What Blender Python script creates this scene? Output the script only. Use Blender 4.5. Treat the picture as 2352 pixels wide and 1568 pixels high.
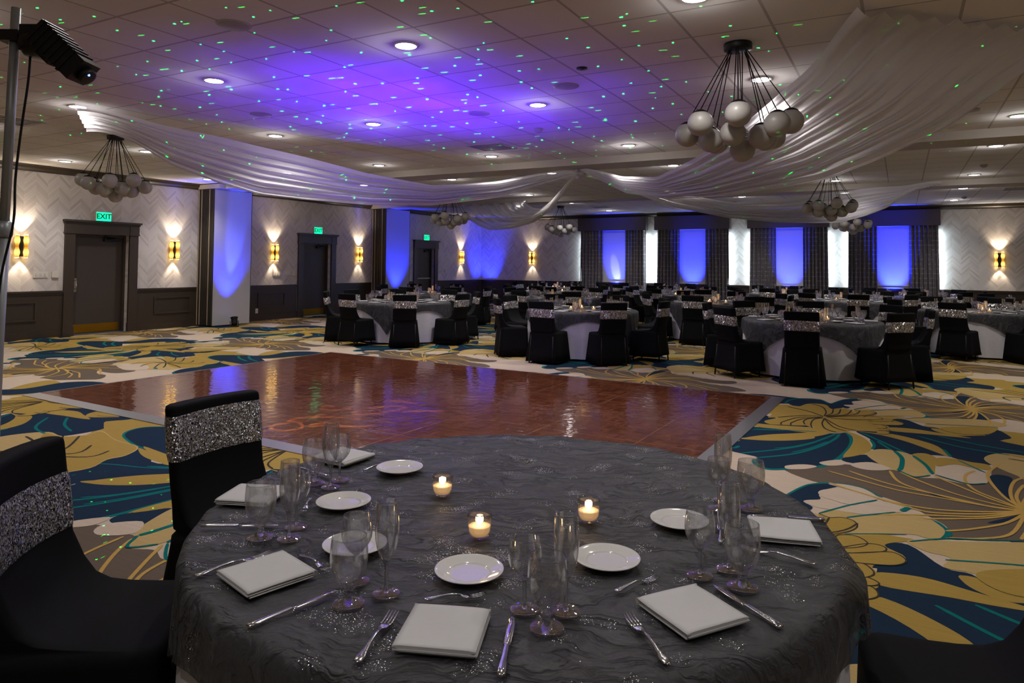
import bpy, bmesh, math, random
from math import pi, sin, cos, radians as rad
from mathutils import Vector, Matrix, noise
random.seed(7)
S = bpy.context.scene
COL = S.collection
for o in list(bpy.data.objects): bpy.data.objects.remove(o)

# ------------------------------------------------------------------ camera, world, exposure
FPX, PPY, YAW, PITCH, ROLL = 1597.588, 552.925, -0.510387, 0.0341182, 0.00955766
fw = Vector((sin(YAW)*cos(PITCH), cos(YAW)*cos(PITCH), sin(PITCH)))
r0 = Vector((cos(YAW), -sin(YAW), 0)); u0 = r0.cross(fw)
cr = r0*cos(ROLL) + u0*sin(ROLL); cu = u0*cos(ROLL) - r0*sin(ROLL)
cam = bpy.data.objects.new('camera', bpy.data.cameras.new('camera')); COL.objects.link(cam)
cam.data.sensor_width = 36; cam.data.lens = FPX/2352*36; cam.data.shift_y = (PPY-784)/2352
cam.data.clip_start = .02; cam.data.clip_end = 100
cam.matrix_world = Matrix(((cr.x, cu.x, -fw.x, 0), (cr.y, cu.y, -fw.y, 0), (cr.z, cu.z, -fw.z, 1.5), (0, 0, 0, 1)))
S.camera = cam
S.view_settings.view_transform = 'Standard'; S.view_settings.look = 'None'
S.view_settings.exposure = 0.12; S.view_settings.gamma = 1.0; S.view_settings.use_curve_mapping = False
cy = S.cycles
cy.use_denoising = True; cy.max_bounces = 8; cy.diffuse_bounces = 4; cy.glossy_bounces = 4; cy.transmission_bounces = 8
cy.transparent_max_bounces = 40; cy.caustics_reflective = False; cy.caustics_refractive = False
cy.sample_clamp_indirect = 6.0; cy.sample_clamp_direct = 0.0; cy.blur_glossy = 0.3
w = bpy.data.worlds.new('world'); S.world = w; w.use_nodes = True
w.node_tree.nodes['Background'].inputs[0].default_value = (.8, .75, .8, 1); w.node_tree.nodes['Background'].inputs[1].default_value = .05

CEIL = 3.32; XW = -14.46; YB = 23.34; XR = 8.5; YF = -4.0
P_DOWN, P_DOWN_UP, P_SCON, P_BLUE, P_DAY = 104.0, 4.4, 11.0, 480.0, 11.0
WARM = (1, .80, .58); WHITE = (1, .95, .915)

def light(name, kind, loc, energy, color, target=None, **k):
    d = bpy.data.lights.new(name, kind); d.energy = energy; d.color = color
    for a, v in k.items(): setattr(d, a, v)
    o = bpy.data.objects.new(name, d); COL.objects.link(o); o.location = loc
    if target is not None:
        o.rotation_euler = (Vector(target)-Vector(loc)).to_track_quat('-Z', 'Y').to_euler()
    return o

DOWN = [(-3.59,4.57),(-6.0,4.57),(-8.48,4.61),(-3.59,6.98),(-6.0,6.98),(-7.83,7.0),(-10.9,7.04),(-13.38,7.08),(-1.17,7.0),
 (-6.0,9.98),(-8.44,10.0),(-10.9,10.05),(-13.32,10.05),(-3.58,9.97),(-3.58,12.32),(-8.41,12.35),(-10.92,12.4),(-6.02,12.35),(-8.43,15.95),
 (-8.4,18.5),(1.23,10.05),(1.23,12.36),(1.24,16.0),(1.23,18.6),(1.23,21.7),(-1.18,15.92),(-1.18,18.58),(-3.6,21.6),(-3.59,18.58),(-8.43,21.6),(-1.2,4.64),
 (-6.0,2.2),(-3.59,2.2),(-1.2,2.2),(1.23,2.2),(-8.45,2.2),(3.6,4.6),(3.6,7.0),(3.6,10.0),(3.6,15.9),(-1.2,-.3),(-10.9,4.6),(1.23,-.3)]
for i, (x, y) in enumerate(DOWN):
    light('downlight_beam', 'SPOT', (x, y, CEIL-.06), P_DOWN*(.5 if y < 3 else 1), WHITE, (x, y, 0), spot_size=rad(125), spot_blend=.9, shadow_soft_size=.07)
    light('downlight_spill', 'POINT', (x, y, CEIL-.06), P_DOWN_UP, WHITE, shadow_soft_size=.05)

# ------------------------------------------------------------------ helpers
def lin(h):
    h = h.lstrip('#'); v = [int(h[i:i+2], 16)/255 for i in (0, 2, 4)]
    return tuple(x/12.92 if x <= .04045 else ((x+.055)/1.055)**2.4 for x in v)
class NT:
    """small wrapper to write node materials shortly"""
    def __init__(s, name):
        s.m = bpy.data.materials.new(name); s.m.use_nodes = True; s.t = s.m.node_tree; s.n = s.t.nodes; s.l = s.t.links
        s.b = s.n['Principled BSDF']; s.out = s.n['Material Output']
    def node(s, ty, ins=None, **k):
        n = s.n.new(ty)
        for a, v in k.items(): setattr(n, a, v)
        for a, v in (ins or {}).items(): s.set(n.inputs[a], v)
        return n
    def set(s, sock, v):
        if isinstance(v, bpy.types.NodeSocket): s.l.new(v, sock)
        elif isinstance(v, tuple) and len(v) == 3 and sock.type == 'RGBA': sock.default_value = (*v, 1)
        else: sock.default_value = v
    def math(s, op, a, b=0.0, c=0.0, clamp=False):
        n = s.node('ShaderNodeMath', operation=op, use_clamp=clamp); s.set(n.inputs[0], a); s.set(n.inputs[1], b); s.set(n.inputs[2], c); return n.outputs[0]
    def mix(s, f, a, b):
        n = s.node('ShaderNodeMix', data_type='RGBA'); s.set(n.inputs[0], f); s.set(n.inputs[6], a); s.set(n.inputs[7], b); return n.outputs[2]
    def coord(s, which='Object'): return s.node('ShaderNodeTexCoord').outputs[which]
    def sep(s, v):
        n = s.node('ShaderNodeSeparateXYZ', {0: v}); return n.outputs[0], n.outputs[1], n.outputs[2]
    def comb(s, x, y, z): return s.node('ShaderNodeCombineXYZ', {0: x, 1: y, 2: z}).outputs[0]
    def noise(s, v, scale, detail=2.0, rough=.5): return s.node('ShaderNodeTexNoise', {'Vector': v, 'Scale': scale, 'Detail': detail, 'Roughness': rough}).outputs[0]
    def p(s, **k):
        for a, v in k.items(): s.set(s.b.inputs[a.replace('_', ' ')], v)
        return s
    def bump(s, h, dist=.01, strength=1.0):
        s.l.new(s.node('ShaderNodeBump', {'Height': h, 'Distance': dist, 'Strength': strength}).outputs[0], s.b.inputs['Normal']); return s
def plain(name, col, rough=.6, metal=0.0, spec=.5, var=0.0, vs=8.0, emit=None, es=0.0):
    t = NT(name); c = lin(col) if isinstance(col, str) else col
    if var:
        n = t.noise(t.coord(), vs, 4.0)
        t.p(Base_Color=t.mix(n, tuple(x*(1-var) for x in c), tuple(min(1, x*(1+var)) for x in c)))
    else: t.p(Base_Color=c)
    t.p(Roughness=rough, Metallic=metal, Specular_IOR_Level=spec)
    if emit: t.p(Emission_Color=emit, Emission_Strength=es)
    return t.m
class MB:
    """mesh builder: collects verts / faces / material slots, builds ONE object"""
    def __init__(s): s.v, s.f, s.mi, s.sm = [], [], [], []
    def face(s, idx, m=0, smooth=False): s.f.append(tuple(idx)); s.mi.append(m); s.sm.append(smooth)
    def poly(s, pts, m=0): i = len(s.v); s.v += [tuple(p) for p in pts]; s.face(range(i, i+len(pts)), m)
    def box(s, lo, hi, m=0, M=None):
        (a, b, c), (d, e, f) = lo, hi; i = len(s.v)
        vs = [Vector(q) for q in ((a,b,c),(d,b,c),(d,e,c),(a,e,c),(a,b,f),(d,b,f),(d,e,f),(a,e,f))]
        s.v += [tuple(M @ q if M else q) for q in vs]
        for q in ((3,2,1,0),(4,5,6,7),(0,1,5,4),(1,2,6,5),(2,3,7,6),(3,0,4,7)): s.face([i+k for k in q], m)
    def rings(s, rings, m=0, closed=True, cap0=True, cap1=True, smooth=True, loop=False):
        n = len(rings[0]); i = len(s.v)
        for r in rings: s.v += [tuple(p) for p in r]
        R = len(rings); e = n if closed else n-1
        for k in range(R if loop else R-1):
            for j in range(e):
                a, b = i+k*n+j, i+k*n+(j+1) % n; k2 = (k+1) % R
                s.face((a, b, i+k2*n+(j+1) % n, i+k2*n+j), m, smooth)
        if cap0 and closed and not loop: s.face([i+j for j in range(n)][::-1], m)
        if cap1 and closed and not loop: s.face([i+(R-1)*n+j for j in range(n)], m)
    def lathe(s, prof, seg=24, c=(0, 0, 0), m=0, smooth=True, M=None, cap0=True, cap1=True):
        rr = []
        for r, z in prof:
            ring = [Vector((c[0]+r*cos(2*pi*k/seg), c[1]+r*sin(2*pi*k/seg), c[2]+z)) for k in range(seg)]
            rr.append([M @ q for q in ring] if M else ring)
        s.rings(rr, m, smooth=smooth, cap0=cap0, cap1=cap1)
    def sphere(s, c, r, seg=20, m=0, sz=1.0):
        s.lathe([(max(1e-4, r*sin(pi*k/(seg//2))), -r*sz*cos(pi*k/(seg//2))) for k in range(seg//2+1)], seg, c, m)
    def tube(s, path, r, seg=8, m=0):
        P = [Vector(p) for p in path]; rr = []; up = Vector((0, 0, 1))
        for k, p in enumerate(P):
            d = (P[min(k+1, len(P)-1)]-P[max(k-1, 0)]).normalized()
            x = d.cross(up if abs(d.z) < .95 else Vector((1, 0, 0))).normalized(); y = d.cross(x)
            q = r[k] if isinstance(r, (list, tuple)) else r
            rr.append([p + x*q*cos(2*pi*j/seg) + y*q*sin(2*pi*j/seg) for j in range(seg)])
        s.rings(rr, m)
    def build(s, name, mats, parent=None, loc=None, rz=None):
        me = bpy.data.meshes.new(name); me.from_pydata(s.v, [], s.f)
        for q in (mats if isinstance(mats, (list, tuple)) else [mats]): me.materials.append(q)
        me.polygons.foreach_set('material_index', s.mi); me.polygons.foreach_set('use_smooth', s.sm); me.update()
        bm = bmesh.new(); bm.from_mesh(me); bmesh.ops.recalc_face_normals(bm, faces=bm.faces); bm.to_mesh(me); bm.free()
        o = bpy.data.objects.new(name, me); COL.objects.link(o)
        if parent: o.parent = parent
        if loc: o.location = loc
        if rz is not None: o.rotation_euler = (0, 0, rz)
        return o
def tag(o, label=None, cat=None, group=None, kind=None):
    for k, v in (('label', label), ('category', cat), ('group', group), ('kind', kind)):
        if v: o[k] = v
    return o
def thing(name, label, cat, loc=(0, 0, 0), rz=0, group=None, kind=None):
    o = bpy.data.objects.new(name, None); COL.objects.link(o); o.location = loc; o.rotation_euler = (0, 0, rz); o.empty_display_size = .1
    return tag(o, label, cat, group, kind)
def struct(o, label=None): return tag(o, label, None, None, 'structure')
def dup(src, loc, rz=0, label=None, group=None, parent=None, only=None):
    c = src.copy(); COL.objects.link(c)
    if parent: c.parent = parent
    else:
        c.location = loc; c.rotation_euler = (0, 0, rz)
        if label: c['label'] = label
        if group: c['group'] = group
    for ch in list(src.children):
        if only is None or ch.name.split('.')[0] in only: dup(ch, None, parent=c)
    return c
def bez(pts, n=6, closed=False):
    """Catmull-Rom through 2D points"""
    N = len(pts); out = []
    for i in range(N if closed else N-1):
        g = lambda k: pts[k % N] if closed else pts[max(0, min(N-1, k))]
        p0, p1, p2, p3 = g(i-1), g(i), g(i+1), g(i+2)
        for j in range(n):
            t = j/n; out.append(tuple(.5*((2*b)+(c-a)*t+(2*a-5*b+4*c-d)*t*t+(3*b-a-3*c+d)*t**3) for a, b, c, d in zip(p0, p1, p2, p3)))
    if not closed: out.append(tuple(pts[-1]))
    return out
def lerp(a, b, t): return a+(b-a)*t
def table1(xs, ys, x):
    for i in range(len(xs)-1):
        if x <= xs[i+1]: return lerp(ys[i], ys[i+1], max(0, (x-xs[i])/(xs[i+1]-xs[i])))
    return ys[-1]

# ------------------------------------------------------------------ materials
M = {}
M['dark_wood'] = plain('dark_painted_wood', '#3d342a', .42, var=.06)
M['door'] = plain('door_paint', '#3f3730', .5, var=.05)
M['brass'] = plain('brass', '#b08a30', .3, 1.0)
M['chrome'] = plain('chrome', '#cfcfd4', .18, 1.0)
M['steel'] = plain('polished_steel', '#d5d3d6', .14, 1.0)
M['black'] = plain('black_plastic', '#121214', .45)
M['black_metal'] = plain('black_metal', '#0d0d0e', .5, .3)
M['alu'] = plain('aluminium', '#a9a8ad', .34, .85)
M['alu_pole'] = plain('aluminium_pole', '#b4bac0', .4, .5)
M['white'] = plain('white_plastic', '#d8d2c8', .5)
M['porcelain'] = plain('porcelain', '#d2d0cd', .08, spec=.6)
M['napkin'] = plain('white_linen', '#c2c1c1', .9, var=.03, vs=60)
M['wax'] = plain('candle_wax', '#f2d6b0', .5, emit=(1, .55, .22), es=.5)
M['flame'] = plain('flame', '#ffd090', .5, emit=(1, .62, .25), es=38)
M['partition'] = plain('partition_vinyl', '#b3b1b0', .55, var=.03, vs=3)
M['partition_edge'] = plain('partition_edge', '#35312a', .5)
M['partition_seal'] = plain('partition_seal', '#b3a48c', .5)
M['header'] = plain('header_paint', '#b7afa6', .6)
M['globe'] = plain('frosted_globe', '#aaa6a2', .4, var=.05, vs=20)
M['lens'] = plain('downlight_lens', '#ffffff', .5, emit=(1, .95, .9), es=30)
M['chair_fab'] = None
t = NT('black_chair_fabric'); n = t.noise(t.coord(), 140, 2); t.p(Base_Color=t.mix(n, (.0028,.0028,.0032), (.006,.006,.007)), Roughness=.8, Specular_IOR_Level=.12); M['chair_fab'] = t.m
def sequins(name, scale, dark, bright, base):
    t = NT(name); v = t.node('ShaderNodeTexVoronoi', {'Vector': t.coord(), 'Scale': scale}); sub = t.node('ShaderNodeVectorMath', {0: v.outputs['Color'], 1: (.5, .5, .5)}, operation='SUBTRACT')
    sc = t.node('ShaderNodeVectorMath', {0: sub.outputs[0], 'Scale': 1.5}, operation='SCALE')
    ad = t.node('ShaderNodeVectorMath', {0: sc.outputs[0], 1: t.node('ShaderNodeNewGeometry').outputs['Normal']}, operation='ADD')
    nm = t.node('ShaderNodeVectorMath', {0: ad.outputs[0]}, operation='NORMALIZE')
    r, g, b = t.sep(v.outputs['Color'])
    t.p(Base_Color=t.mix(t.math('POWER', g, 1.6), dark, bright), Metallic=base, Roughness=.34, Normal=nm.outputs[0]); return t.m
M['sequin_near'] = sequins('silver_sequins', 260, (.05,.05,.06), (.95,.95,1), .9)
M['sequin_far'] = sequins('silver_sequins_large', 70, (.14,.13,.13), (1,.97,.95), .6)
t = NT('thin_glass')   # clear thin-walled glass: mostly see-through, mirror-like at grazing angles
bf = t.node('ShaderNodeNewGeometry').outputs['Backfacing']; fr = t.node('ShaderNodeFresnel', {'IOR': t.math('MULTIPLY_ADD', bf, 1/1.45-1.45, 1.45)}); tr = t.node('ShaderNodeBsdfTransparent', {0: (.965, .97, .97, 1)}); gl = t.node('ShaderNodeBsdfGlossy', {'Color': (1, 1, 1, 1), 'Roughness': .0})
rf = t.node('ShaderNodeBsdfGlass', {'Color': (1, 1, 1, 1), 'Roughness': .0, 'IOR': 1.45}); body = t.node('ShaderNodeMixShader', {0: .2, 1: tr.outputs[0], 2: rf.outputs[0]})
mx = t.node('ShaderNodeMixShader', {0: t.math('MULTIPLY_ADD', fr.outputs[0], 1.35, .01, clamp=True), 1: body.outputs[0], 2: gl.outputs[0]}); t.l.new(mx.outputs[0], t.out.inputs[0]); M['glass'] = t.m
t = NT('solid_glass'); g1 = t.node('ShaderNodeBsdfGlass', {'Color': (1, 1, 1, 1), 'Roughness': .0, 'IOR': 1.45}); tr = t.node('ShaderNodeBsdfTransparent', {0: (.9, .9, .9, 1)})
mx = t.node('ShaderNodeMixShader', {0: .6, 1: tr.outputs[0], 2: g1.outputs[0]}); t.l.new(mx.outputs[0], t.out.inputs[0]); M['glass_solid'] = t.m
# sheer white drape
t = NT('sheer_white_chiffon'); t.p(Base_Color=(.78,.76,.78), Roughness=.85, Specular_IOR_Level=.2)
tl = t.node('ShaderNodeBsdfTranslucent', {'Color': (.8,.78,.8,1)}); tr = t.node('ShaderNodeBsdfTransparent', {0: (.95,.95,.95,1)})
m1 = t.node('ShaderNodeMixShader', {0: .42, 1: t.b.outputs[0], 2: tl.outputs[0]}); m2 = t.node('ShaderNodeMixShader', {0: .2, 1: m1.outputs[0], 2: tr.outputs[0]}); t.l.new(m2.outputs[0], t.out.inputs[0]); M['sheer'] = t.m
# white cloth
t = NT('white_tablecloth'); n = t.noise(t.coord(), 25, 3); t.p(Base_Color=t.mix(n, (.60,.59,.62), (.70,.69,.72)), Roughness=.85, Specular_IOR_Level=.2); M['cloth'] = t.m
# black organza overlay with crushed creases and sequin sprays
def organza(name, fine):
    t = NT(name); co = t.coord(); x, y, z = t.sep(co)
    warp = t.node('ShaderNodeTexNoise', {'Vector': co, 'Scale': 5.0, 'Detail': 3.0})
    wv = t.node('ShaderNodeVectorMath', {0: warp.outputs['Color'], 'Scale': .22}, operation='SCALE')
    ad = t.node('ShaderNodeVectorMath', {0: co, 1: wv.outputs[0]}, operation='ADD')
    rt = t.node('ShaderNodeVectorRotate', {'Vector': ad.outputs[0], 'Angle': rad(-26)}, rotation_type='Z_AXIS'); mp = t.node('ShaderNodeMapping', {'Vector': rt.outputs[0], 'Scale': (6.5, 22, 6)})
    cr1 = t.noise(mp.outputs[0], 1.0, 4.0, .55)
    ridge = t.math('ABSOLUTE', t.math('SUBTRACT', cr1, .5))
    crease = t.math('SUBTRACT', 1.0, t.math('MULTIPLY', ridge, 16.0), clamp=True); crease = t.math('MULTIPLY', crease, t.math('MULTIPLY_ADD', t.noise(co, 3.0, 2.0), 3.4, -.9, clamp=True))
    col = t.mix(t.math('MULTIPLY', crease, .95), t.mix(cr1, (.018,.018,.020), (.085,.085,.092)), (.001,.001,.0012))  # shade along the creases painted near-black, gloss between them painted lighter
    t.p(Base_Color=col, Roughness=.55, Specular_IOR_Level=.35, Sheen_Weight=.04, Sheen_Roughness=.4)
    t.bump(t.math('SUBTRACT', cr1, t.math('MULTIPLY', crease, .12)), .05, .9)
    surf = t.b.outputs[0]
    if fine:
        cl = t.node('ShaderNodeTexVoronoi', {'Vector': ad.outputs[0], 'Scale': 8.5}); msk = t.math('SUBTRACT', 1.0, t.math('MULTIPLY', cl.outputs['Distance'], 2.4), clamp=True)
        dt = t.node('ShaderNodeTexVoronoi', {'Vector': co, 'Scale': 230.0}); r, g, b = t.sep(dt.outputs['Color'])
        on = t.math('MULTIPLY', t.math('LESS_THAN', dt.outputs['Distance'], .30), t.math('GREATER_THAN', t.math('MULTIPLY_ADD', msk, .75, t.math('MULTIPLY', r, .6)), .66))
        sub = t.node('ShaderNodeVectorMath', {0: dt.outputs['Color'], 1: (.5,.5,.5)}, operation='SUBTRACT'); sc = t.node('ShaderNodeVectorMath', {0: sub.outputs[0], 'Scale': 1.5}, operation='SCALE')
        a2 = t.node('ShaderNodeVectorMath', {0: sc.outputs[0], 1: t.node('ShaderNodeNewGeometry').outputs['Normal']}, operation='ADD')
        gs = t.node('ShaderNodeBsdfGlossy', {'Color': (1,1,1,1), 'Roughness': .42, 'Normal': t.node('ShaderNodeVectorMath', {0: a2.outputs[0]}, operation='NORMALIZE').outputs[0]})
        ms = t.node('ShaderNodeMixShader', {0: on, 1: surf, 2: gs.outputs[0]}); surf = ms.outputs[0]
    tr = t.node('ShaderNodeBsdfTransparent', {0: (.8,.8,.82,1)})
    m2 = t.node('ShaderNodeMixShader', {0: .2, 1: surf, 2: tr.outputs[0]}); t.l.new(m2.outputs[0], t.out.inputs[0]); return t.m
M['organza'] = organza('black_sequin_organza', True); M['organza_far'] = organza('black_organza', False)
# chevron plank wall covering (u along the wall, z up)
def chevron(name, axis):
    t = NT(name); x, y, z = t.sep(t.coord()); u = t.math('DIVIDE', y if axis == 'y' else x, .42)
    colid = t.math('FLOOR', t.math('MULTIPLY', u, 2.0)); tri = t.math('ABSOLUTE', t.math('SUBTRACT', t.math('FRACT', u), .5))
    v = t.math('DIVIDE', t.math('SUBTRACT', z, t.math('MULTIPLY', tri, .42)), .062)
    pid = t.math('FLOOR', v); wn = t.node('ShaderNodeTexWhiteNoise', {'Vector': t.comb(colid, pid, 0.0)}).outputs[0]
    ed = t.math('LESS_THAN', t.math('FRACT', v), .07)
    grain = t.noise(t.node('ShaderNodeMapping', {'Vector': t.coord(), 'Scale': (6, 6, 30)}).outputs[0], 2.0, 4.0)
    c = t.mix(t.math('POWER', wn, 2.2), (.68,.63,.595), (.50,.44,.40)); c = t.mix(t.math('MULTIPLY', grain, .35), c, (.70,.67,.65)); c = t.mix(t.math('MULTIPLY', ed, .4), c, (.34,.28,.24))
    t.p(Base_Color=c, Roughness=.6, Specular_IOR_Level=.3); return t.m
M['chev_y'] = chevron('chevron_plank_wall_covering_y', 'y'); M['chev_x'] = chevron('chevron_plank_wall_covering_x', 'x')
# ceiling tiles 2 ft square
t = NT('ceiling_tiles'); x, y, z = t.sep(t.coord())
fx = t.math('FRACT', t.math('DIVIDE', t.math('ADD', x, 3.879+.6094*40), .6094)); fy = t.math('FRACT', t.math('DIVIDE', t.math('SUBTRACT', y, 4.250-.6094*20), .6094))
lx = t.math('LESS_THAN', t.math('ABSOLUTE', t.math('SUBTRACT', fx, .5)), .482); ly = t.math('LESS_THAN', t.math('ABSOLUTE', t.math('SUBTRACT', fy, .5)), .482)
til = t.math('MULTIPLY', lx, ly); tid = t.node('ShaderNodeTexWhiteNoise', {'Vector': t.comb(t.math('FLOOR', t.math('DIVIDE', t.math('ADD', x, 3.879+.6094*40), .6094)), t.math('FLOOR', t.math('DIVIDE', t.math('SUBTRACT', y, 4.250-.6094*20), .6094)), 0.0)}).outputs[0]
sp = t.noise(t.coord(), 180, 2.0)
tc = t.mix(tid, (.74,.71,.70), (.80,.77,.76)); tc = t.mix(t.math('MULTIPLY', sp, .25), tc, (.64,.61,.60))
t.p(Base_Color=t.mix(til, (.46,.43,.42), tc), Roughness=.9, Specular_IOR_Level=.1); t.bump(til, .006, .6); M['ceil'] = t.m  # white grid bars coloured darker, painting in the shade of their reveals
# parquet
t = NT('parquet'); co = t.coord(); x, y, z = t.sep(co)
bx = t.math('FLOOR', t.math('DIVIDE', x, .153)); by = t.math('FLOOR', t.math('DIVIDE', y, .153)); par = t.math('MODULO', t.math('ADD', t.math('ADD', bx, by), 200.0), 2.0)
sx = t.math('FLOOR', t.math('DIVIDE', x, .0306)); sy = t.math('FLOOR', t.math('DIVIDE', y, .0306))
sid = t.mix(par, t.comb(sx, by, 1.0), t.comb(bx, sy, 2.0)); wn = t.node('ShaderNodeTexWhiteNoise', {'Vector': sid}).outputs[0]
gx = t.math('LESS_THAN', t.math('FRACT', t.math('DIVIDE', x, .915)), .006); gy = t.math('LESS_THAN', t.math('FRACT', t.math('DIVIDE', y, .915)), .006); gp = t.math('MAXIMUM', gx, gy)
c = t.mix(wn, (.065,.018,.009), (.16,.052,.023)); c = t.mix(t.math('MULTIPLY', t.noise(co, 14, 4), .4), c, (.11,.034,.015)); c = t.mix(t.math('MULTIPLY', gp, .6), c, (.35,.22,.14))
t.p(Base_Color=c, Roughness=.075, Specular_IOR_Level=.65)
h = t.math('ADD', t.math('MULTIPLY', t.noise(co, 9.0, 2.0), .7), t.math('MULTIPLY', wn, .04)); t.bump(t.math('SUBTRACT', h, t.math('MULTIPLY', gp, .15)), .02, .24); M['parquet'] = t.m
# curtains, shades
t = NT('curtain_fabric'); x, y, z = t.sep(t.coord())
rw = t.math('FLOOR', t.math('DIVIDE', z, .045)); ph = t.node('ShaderNodeTexWhiteNoise', {'Vector': t.comb(rw, 0.0, 0.0)}).outputs[0]
on = t.math('MULTIPLY', t.math('LESS_THAN', t.math('FRACT', t.math('DIVIDE', z, .135)), .12), t.math('GREATER_THAN', t.noise(t.comb(t.math('MULTIPLY', x, 14.0), t.math('MULTIPLY', rw, 3.7), 0.0), 1.0, 1.0), .5))
fine = t.math('LESS_THAN', t.math('FRACT', t.math('DIVIDE', z, .022)), .35)
c = t.mix(t.math('MULTIPLY', fine, .5), (.13,.117,.124), (.20,.185,.19)); c = t.mix(t.math('MULTIPLY', on, .6), c, (.50,.49,.52)); t.p(Base_Color=c, Roughness=.8); M['curtain'] = t.m
M['pelmet'] = plain('pelmet_fabric', '#51484b', .8, var=.04)
M['shade'] = plain('roller_shade', '#c9c8cc', .8)
M['exit'] = plain('exit_sign_green', '#06f58a', .4, emit=(.0, .9, .35), es=1.8)
M['exit_txt'] = plain('exit_letters', '#0c7a46', .5)
t = NT('sconce_shell_painted_glow'); x, y, z = t.sep(t.coord()); dz = t.math('SUBTRACT', t.math('ABSOLUTE', z), .115); gz = t.math('EXPONENT', t.math('MULTIPLY', t.math('MULTIPLY', dz, dz), -170.0))
t.p(Base_Color=lin('#c98a20'), Metallic=.7, Roughness=.28, Emission_Color=t.mix(gz, (1,.40,.02), (1,.62,.16)), Emission_Strength=t.math('MULTIPLY_ADD', gz, 1.7, .3)); M['amber'] = t.m  # glow on the bulges is painted emission in place of lamp reflections
M['amber_hot'] = plain('sconce_bulb_glow', '#ffd9a0', .4, emit=(1, .72, .3), es=16)
M['blue_led'] = plain('blue_led', '#3050ff', .3, emit=(.12, .2, 1), es=5)
# ------------------------------------------------------------------ room shell
def box_obj(name, lo, hi, m, parent=None):
    b = MB(); b.box(lo, hi); return b.build(name, m, parent)
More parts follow.
